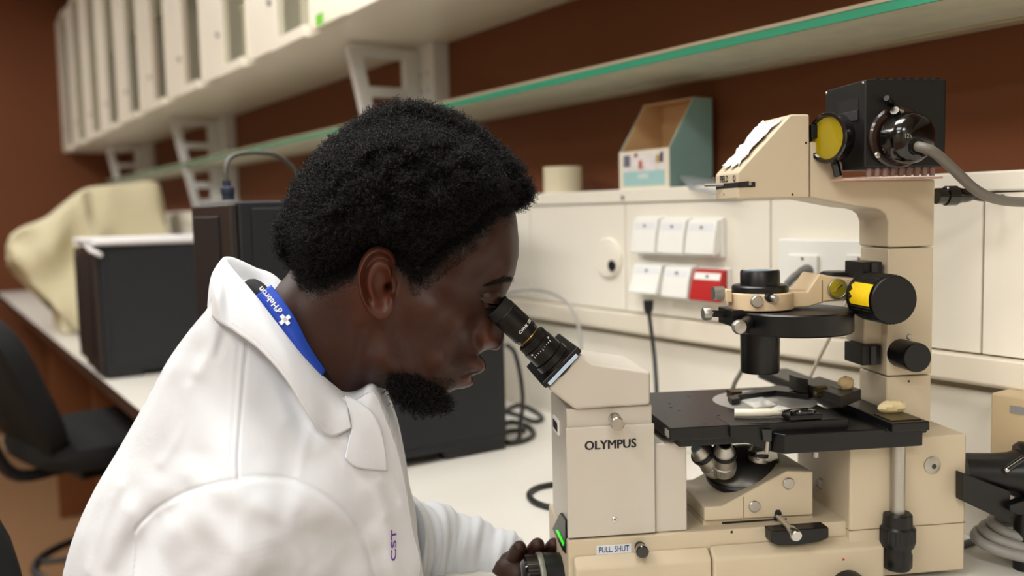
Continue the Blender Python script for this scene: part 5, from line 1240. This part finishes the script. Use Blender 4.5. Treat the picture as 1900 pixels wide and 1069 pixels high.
# ---- loose things on the microscope
def lump(name, px, py, wb, r, label, colr):
    c = Pw(px, py, wb+r[2]*.8); mb = MB(); mb.ellipsoid(c, r, 14, 9); rr = random.Random(px)
    mb.v = [tuple(np.array(c)+(np.array(p)-c)*(1+rr.uniform(-.10, .10))) for p in mb.v]
    return solo(name, mb, mat(colr, colr, .7, var=.12, scale=300), 'M', (c[0], c[1], c[2]-r[2]), label, 'clay', bevel=0, smooth=.4)
lump('putty_lump', 1655, 755, wtop+.001, (.0148, .0065, .0068), 'pale yellow putty lump on the end of the guide rail', '#e4d2a4')
lump('putty_lump', 1570, 711, wS+.016, (.0085, .008, .0075), 'small tan putty lump behind the slide carriage', '#cdb384')
wq = wS+.0015
q = [Pw(x, y, wq) for x, y in ((1376, 744), (1402, 758), (1440, 752), (1412, 737))]
mb = MB().prism([(p[0], p[1]) for p in q], 2, wS+.001, wS+.0024); solo('glass_slide', mb, mat('slide_glass', '#e6e5df', .1, coat=.5), 'M', (q[0][0], q[0][1], wS+.001), 'white glass slide lying on the round stage insert', 'slide')
mb = MB().tube([Pw(1363, 766, wS+.005), Pw(1400, 766, wS+.0052), Pw(1430, 765, wS+.0052), Pw(1452, 764, wS+.005)], [.0042]*12+[.0038]*6+[.003]*4, 14, 6)
t = thing('slide_clip', 'white handled clip lying across the front of the stage insert', 'clip', 'M', Pw(1410, 766, wS+.001))
part('handle', mb, mat('ivory_plastic', '#e8e2d0', .4), t)
part('blade', MB().cyl(Pw(1450, 764, wS+.005), Pw(1500, 760, wS+.006), .0022, n=10), BLKG, t)
part('white_tab', MB().prism([(p[0], p[1]) for p in [Pw(x, y, wS+.006) for x, y in ((1444, 756), (1466, 762), (1450, 765), (1432, 762))]], 2, wS+.0075, wS+.0085), mat('white_ink', '#e8e8e8', .5), t)
# tissue on the slope of the lamp block
e0, e1 = P(1369, 320, VC0-.002), P(1467, 212, VC0-.002); sd_ = e1-e0; SLn = np.linalg.norm(sd_); sd_ /= SLn; nr_ = np.array([-sd_[2], 0, sd_[0]])
rows = []; n_ = 14
for i in range(n_+1):
    f = i/n_; row = []
    for j in range(9):
        g_ = j/8; a = SLn*(.10+.78*f) + .004*math.sin(j*1.9+i); vv_ = VC0+.007+.046*g_ + .003*math.sin(i*1.3)*(1 if j in (0, 8) else 0)
        hgt = .0012+.0030*abs(math.sin(i*1.7+j*2.3))*(.4+.6*math.sin(math.pi*f)) + (.006*(f-.6) if f > .6 and j > 4 else 0)
        row.append(e0+sd_*a+nr_*hgt+np.array([0, vv_-(VC0-.002), 0]))
    rows.append(row)
o = solo('paper_tissue', MB().loft(rows, False, False), mat('white_tissue', '#f0f0f0', .9), 'M', e0+sd_*.03+np.array([0, .03, 0]), 'crumpled white paper tissue on the sloping lamp block', 'tissue', smooth=.5)
s = o.modifiers.new('thick', 'SOLIDIFY'); s.thickness = .0006
# ---- equipment at the right edge
nb0 = .955
tl = Wn(1838, 728, nb0); br = Wn(1990, 860, nb0)
t = thing('lamp_supply', 'beige metal equipment box with a grey tag by the right edge', 'equipment box', 'W', (nb0+.02, (tl[1]+br[1])/2, ZB))
BX = mat('tan_enamel', '#c9b491', .4, var=.03)
part('case', MB().box(nb0, nb0+.042, br[1], tl[1], ZB+.10, tl[2]), BX, t, .003)
g0, g1 = Wn(1875, 752, nb0), Wn(1912, 772, nb0)
tg_ = part('tag', MB().box(nb0-.001, nb0, g1[1], g0[1], g1[2], g0[2]), mat('grey_tag', '#8f9090', .4), t)
for a in (tl[1]-.09, br[1]+.02): part('leg', MB().box(nb0+.028, nb0+.040, a, a+.012, ZB, ZB+.10), BLK, t)
t = thing('camera_tube', 'black camera adapter tube with lever right of the microscope', 'camera adapter', 'M', P(1850, 968, .835))
ta, tb_ = P(1787, 876, .87), P(1930, 880, .85)
part('tube', MB().lathe(ta, tb_-ta, [(0, .020), (.03, .0205), (.045, .022), (.055, .026), (.075, .026)], 34), BLK, t)
part('flange', MB().lathe(P(1886, 862, .86), tb_-ta, [(0, .021), (.004, .024), (.02, .024)], 34), BLK, t)
part('slider_plate', MB().prism([(p[0], p[2]) for p in [P(x, y, .838) for x, y in ((1786, 878), (1786, 930), (1875, 972), (1875, 912))]], 1, .838, .850), BLK, t, .001)
part('lever', MB().cyl(P(1866, 872, .838), P(1900, 850, .832), .0032, n=14), BLKG, t)
part('lever_screw', MB().ellipsoid(P(1868, 872, .837), (.003, .003, .003), 14, 8), CHROME, t)
part('clamp_wing', MB().prism([(p[0], p[2]) for p in [P(x, y, .835) for x, y in ((1868, 935), (1900, 925), (1925, 930), (1925, 950), (1885, 953), (1868, 945))]], 1, .83, .842), BLK, t, .001)
part('support_post', MB().cyl((P(1905, 940, .86)[0], .86, ZB), (P(1905, 940, .86)[0], .86, P(1905, 900, .86)[2]), .012, n=18), BLK, t)
GC = mat('grey_coil', '#8f8d88', .45, var=.05)
cx_ = Mzp = Pw(1925, 1010, ZB+.02)
pts = []
for k in range(44):
    th_ = k*2*math.pi/14; r = .062-.0085*(k/14); pts.append((cx_[0]+r*1.05*math.cos(th_+2.4), cx_[1]+.004+r*.62*math.sin(th_+2.4), ZB+.008+.0075*(k/14)+.010*(1+math.cos(th_))))
solo('cable_coil', MB().tube(pts, .0058, 12, 4), GC, 'M', (cx_[0], cx_[1], ZB), 'thick grey cable coiled on the bench at the right edge', 'cable')
solo('blue_grey_cord', MB().tube([Pw(1770, 1015, ZB+.004), Pw(1800, 1006, ZB+.004), Pw(1850, 990, ZB+.004), Pw(1910, 978, ZB+.004)], .0036, 10, 8), mat('blue_grey_cable', '#75787c', .5), 'M', Pw(1820, 1000, ZB), 'straight grey cord behind the coiled cable', 'cord')
# ---- far end of the bench
# papers on the middle tower
zp = 1.278
for i, (dn, dt, rot) in enumerate(((0, 0, 0), (.012, -.01, .06), (-.006, .012, -.05))):
    c0_ = np.array([.49+dn, 2.50+dt]); ca, sa = math.cos(rot), math.sin(rot)
    pts = [(c0_[0]+x*ca-y*sa, c0_[1]+x*sa+y*ca) for x, y in ((-.15, -.105), (.15, -.105), (.15, .105), (-.15, .105))]
    zz = zp+.001+i*.006
    solo('paper_stack', MB().prism(pts, 2, zz, zz+.0055), mat('paper_white', '#e6e4e6', .8), 'W', (c0_[0], c0_[1], zz), ['lowest white paper stack on the black tower computer', 'middle white paper stack on the black tower computer', 'topmost white paper stack on the black tower computer'][i], 'papers', 'papers on the tower computer')
solo('cable_tie', MB().tube([Wt(158, 452, 2.385), Wt(166, 463, 2.385), Wt(180, 470, 2.38), Wt(187, 474, 2.385)], .006, 8, 5), mat('paper_white', '#e6e4e6', .8), 'W', Wt(170, 466, 2.385), 'white paper strip hanging over the edge of the tower computer', 'paper strip')
# white box against the wall behind the papers
a, b = Wn(312, 396, .83), Wn(372, 445, .83)
t = thing('white_carton', 'white carton standing behind the papers', 'box', 'W', (.85, (a[1]+b[1])/2, ZB))
part('carton', MB().box(.83, .95, b[1], a[1], ZB, a[2]-.012), mat('white_card', '#e6e1d6', .7), t, .002); part('lid', MB().box(.826, .954, b[1]-.004, a[1]+.004, a[2]-.04, a[2]), mat('white_card', '#e6e1d6', .7), t, .002)
# instrument under a dust sheet
dsx = [(.30, 3.30), (.80, 3.30), (.80, 3.86), (.30, 3.86)]
PR = []
for (x_, y_), hw in zip([(17, 462), (20, 440), (45, 422), (90, 404), (128, 376), (150, 358), (172, 346), (200, 342), (240, 338), (285, 333), (300, 345), (308, 392)], (.03, .06, .11, .13, .14, .15, .15, .15, .15, .15, .14, .13)):
    q = Wt(x_, y_, 3.60-hw*.82); PR.append((q[0], q[2], hw))
rows = []; tm = 3.60
for i, (n_, zt, hw) in enumerate(PR):
    zb = ZB+.004
    if n_ < .43: zb = ZB+.02+(.43-n_)*1.35
    row = []
    for j in range(33):
        g_ = -1+2*j/32; ag = abs(g_)
        if ag < .34: y_ = g_/.34*hw*.82; z_ = zt-.010*(g_/.34)**2
        else:
            f = (ag-.34)/.66; y_ = math.copysign(hw*(.82+.35*f**.7)+.022*math.sin(i*1.35+f*3)*f, g_); z_ = zt-.010-(zt-.010-zb)*f
        y_ += (.026*math.sin(n_*52+j*.5)+.018*math.sin(n_*29-j*.8))*min(1, ag*1.8); row.append((n_+.010*math.sin(j*1.3+i*.7)*ag, tm+y_, z_))
    rows.append(row)
cols = [catmull([r[j] for r in rows], 4) for j in range(33)]
rows = [[c[i] for c in cols] for i in range(len(cols[0]))]
mb = MB().loft(rows, False, False); mb.add(rows[0], [tuple(range(33))]); mb.add(rows[-1], [tuple(range(33))])
t = thing('covered_instrument', 'instrument draped with a beige dust sheet at the far end of the bench', 'covered instrument', 'W', (.5, tm, ZB))
o = part('dust_sheet', mb, mat('beige_sheet', '#c8bf9f', .75, var=.06, scale=10, bump=.2, bscale=30), t, smooth=1.2)
part('instrument_base', MB().box(.40, .74, tm-.13, tm+.13, ZB, ZB+.12), mat('cream_enamel', '#d8cfb0', .4), t, .01)
part('yellow_mark', MB().box(.396, .40, tm-.13, tm-.09, ZB+.08, ZB+.11), mat('yellow_label', '#e0c033', .5), t)
# loop cable with blue plug on the big tower
c = Wt(422, 368, 1.34)
t = thing('usb_cable', 'grey cable arching from a navy plug on the big tower computer', 'cable', 'W', (c[0], 1.34, 1.362))
part('plug', MB().tube([Wt(424, 371, 1.34), Wt(422, 352, 1.34), Wt(420, 335, 1.34)], [.009]*4+[.010]*4+[.006]*6, 12, 6), mat('navy_plastic', '#232a3d', .5), t)
part('cord', MB().tube([Wt(420, 336, 1.34), Wt(419, 312, 1.34), Wt(428, 292, 1.345), Wt(455, 284, 1.355), Wt(490, 284, 1.37), Wt(515, 289, 1.385), Wt(535, 303, 1.395), Wt(548, 318, 1.40), Wt(560, 345, 1.40), Wt(562, 374, 1.40)], .0034, 10, 8), mat('grey_cord', '#55534f', .5), t)
# dark monitor behind the tower
t = thing('flat_monitor', 'dark flat monitor on the bench behind the big tower computer', 'monitor', 'W', (.86, 1.66, ZB))
part('screen', MB().box(.845, .875, 1.50, 1.95, 1.09, 1.405), BLACKP, t, .003); part('bezel_strip', MB().box(.842, .845, 1.53, 1.75, 1.385, 1.395), mat('grey_black', '#2c2c2e', .5), t)
part('stand', MB().box(.862, .885, 1.69, 1.77, ZB+.012, 1.2), BLACKP, t, .003); part('stand_foot', MB().lathe((.86, 1.73, ZB), (0, 0, 1), [(0, .09), (.008, .09), (.014, .03)], 30), BLACKP, t)
# ---- office chair beyond the person
def chair(label, n_c, t_c, yaw, seat, back, group, bh=.2, tilt_=.12):
    fr = 'C%d' % len(FR); FR[fr] = frame(YAW_WALL+yaw); YAW[fr] = YAW_WALL+yaw
    wpos = FR['W'].T @ np.array([n_c, t_c, 0]); org = FR[fr] @ wpos
    t = thing('office_chair', label, 'chair', fr, org, group); x, y = org[0], org[1]
    def pad(c, half, th_, tilt, rnd=.06):
        rows = []
        for i, (zz, k) in enumerate(((-th_, .86), (-th_*.7, .97), (0, 1), (th_*.7, .97), (th_, .86))):
            ring = []
            for j in range(40):
                a = 2*math.pi*j/40; ca, sa = math.cos(a), math.sin(a); p = 4
                r = (abs(ca)**p+abs(sa)**p)**(-1/p); ring.append((half[0]*k*r*ca, half[1]*k*r*sa, zz))
            rows.append(ring)
        ct, st_ = math.cos(tilt), math.sin(tilt)
        return MB().loft([[(c[0]+px_*ct+pz*st_, c[1]+py_, c[2]-px_*st_+pz*ct) for px_, py_, pz in r] for r in rows])
    part('seat', pad((x, y, seat), (.24, .235), .035, 0), BLACKF, t)
    part('backrest', pad((x-.25, y, back), (bh, .21), .032, math.pi/2-tilt_), BLACKF, t)
    part('back_support', MB().tube([(x-.05, y, seat-.05), (x-.24, y, seat-.06), (x-.30, y, seat+.05), (x-.29, y, back-.05)], .016, 10, 6), BLACKP, t)
    part('mechanism', MB().box(x-.12, x+.08, y-.07, y+.07, seat-.09, seat-.03), BLACKP, t, .01)
    part('gas_column', MB().lathe((x, y, .08), (0, 0, 1), [(0, .028), (.25, .028), (.25, .018), (seat-.16, .018)], 20), CHROME, t)
    part('foot_ring', MB().torus((x, y, seat-.33), (0, 0, 1), .21, .011, 40, 8), BLACKP, t)
    for k in range(3):
        a = 2*math.pi*k/3+.5; part('ring_spoke', MB().cyl((x, y, seat-.33), (x+.21*math.cos(a), y+.21*math.sin(a), seat-.33), .008, n=8), BLACKP, t)
    for k in range(5):
        a = 2*math.pi*k/5+.2; e = np.array([math.cos(a), math.sin(a)])
        part('base_arm', MB().tube([(x, y, .10), (x+e[0]*.16, y+e[1]*.16, .09), (x+e[0]*.30, y+e[1]*.30, .07)], [.022]*4+[.016]*6, 10, 5), BLACKP, t)
        part('castor', MB().cyl((x+e[0]*.30-e[1]*.02, y+e[1]*.30+e[0]*.02, .028), (x+e[0]*.30+e[1]*.02, y+e[1]*.30-e[0]*.02, .028), .028, n=18), BLACKP, t)
    part('lever', MB().cyl((x-.02, y, seat-.06), (x-.02, y-.26, seat-.07), .006, n=8), CHROME, t)
    return t
chair('black fabric office chair pushed up to the far bench', .41, 2.60, .22, .77, .94, 'office chairs', .19, .36)
wpos = FR['W'] @ (FR['M'].T @ np.array([-.21, VS, 0]))
chair('black office chair under the person in the lab coat', wpos[0], wpos[1], YAW_SCOPE-YAW_WALL, .64, .83, 'office chairs', .22)
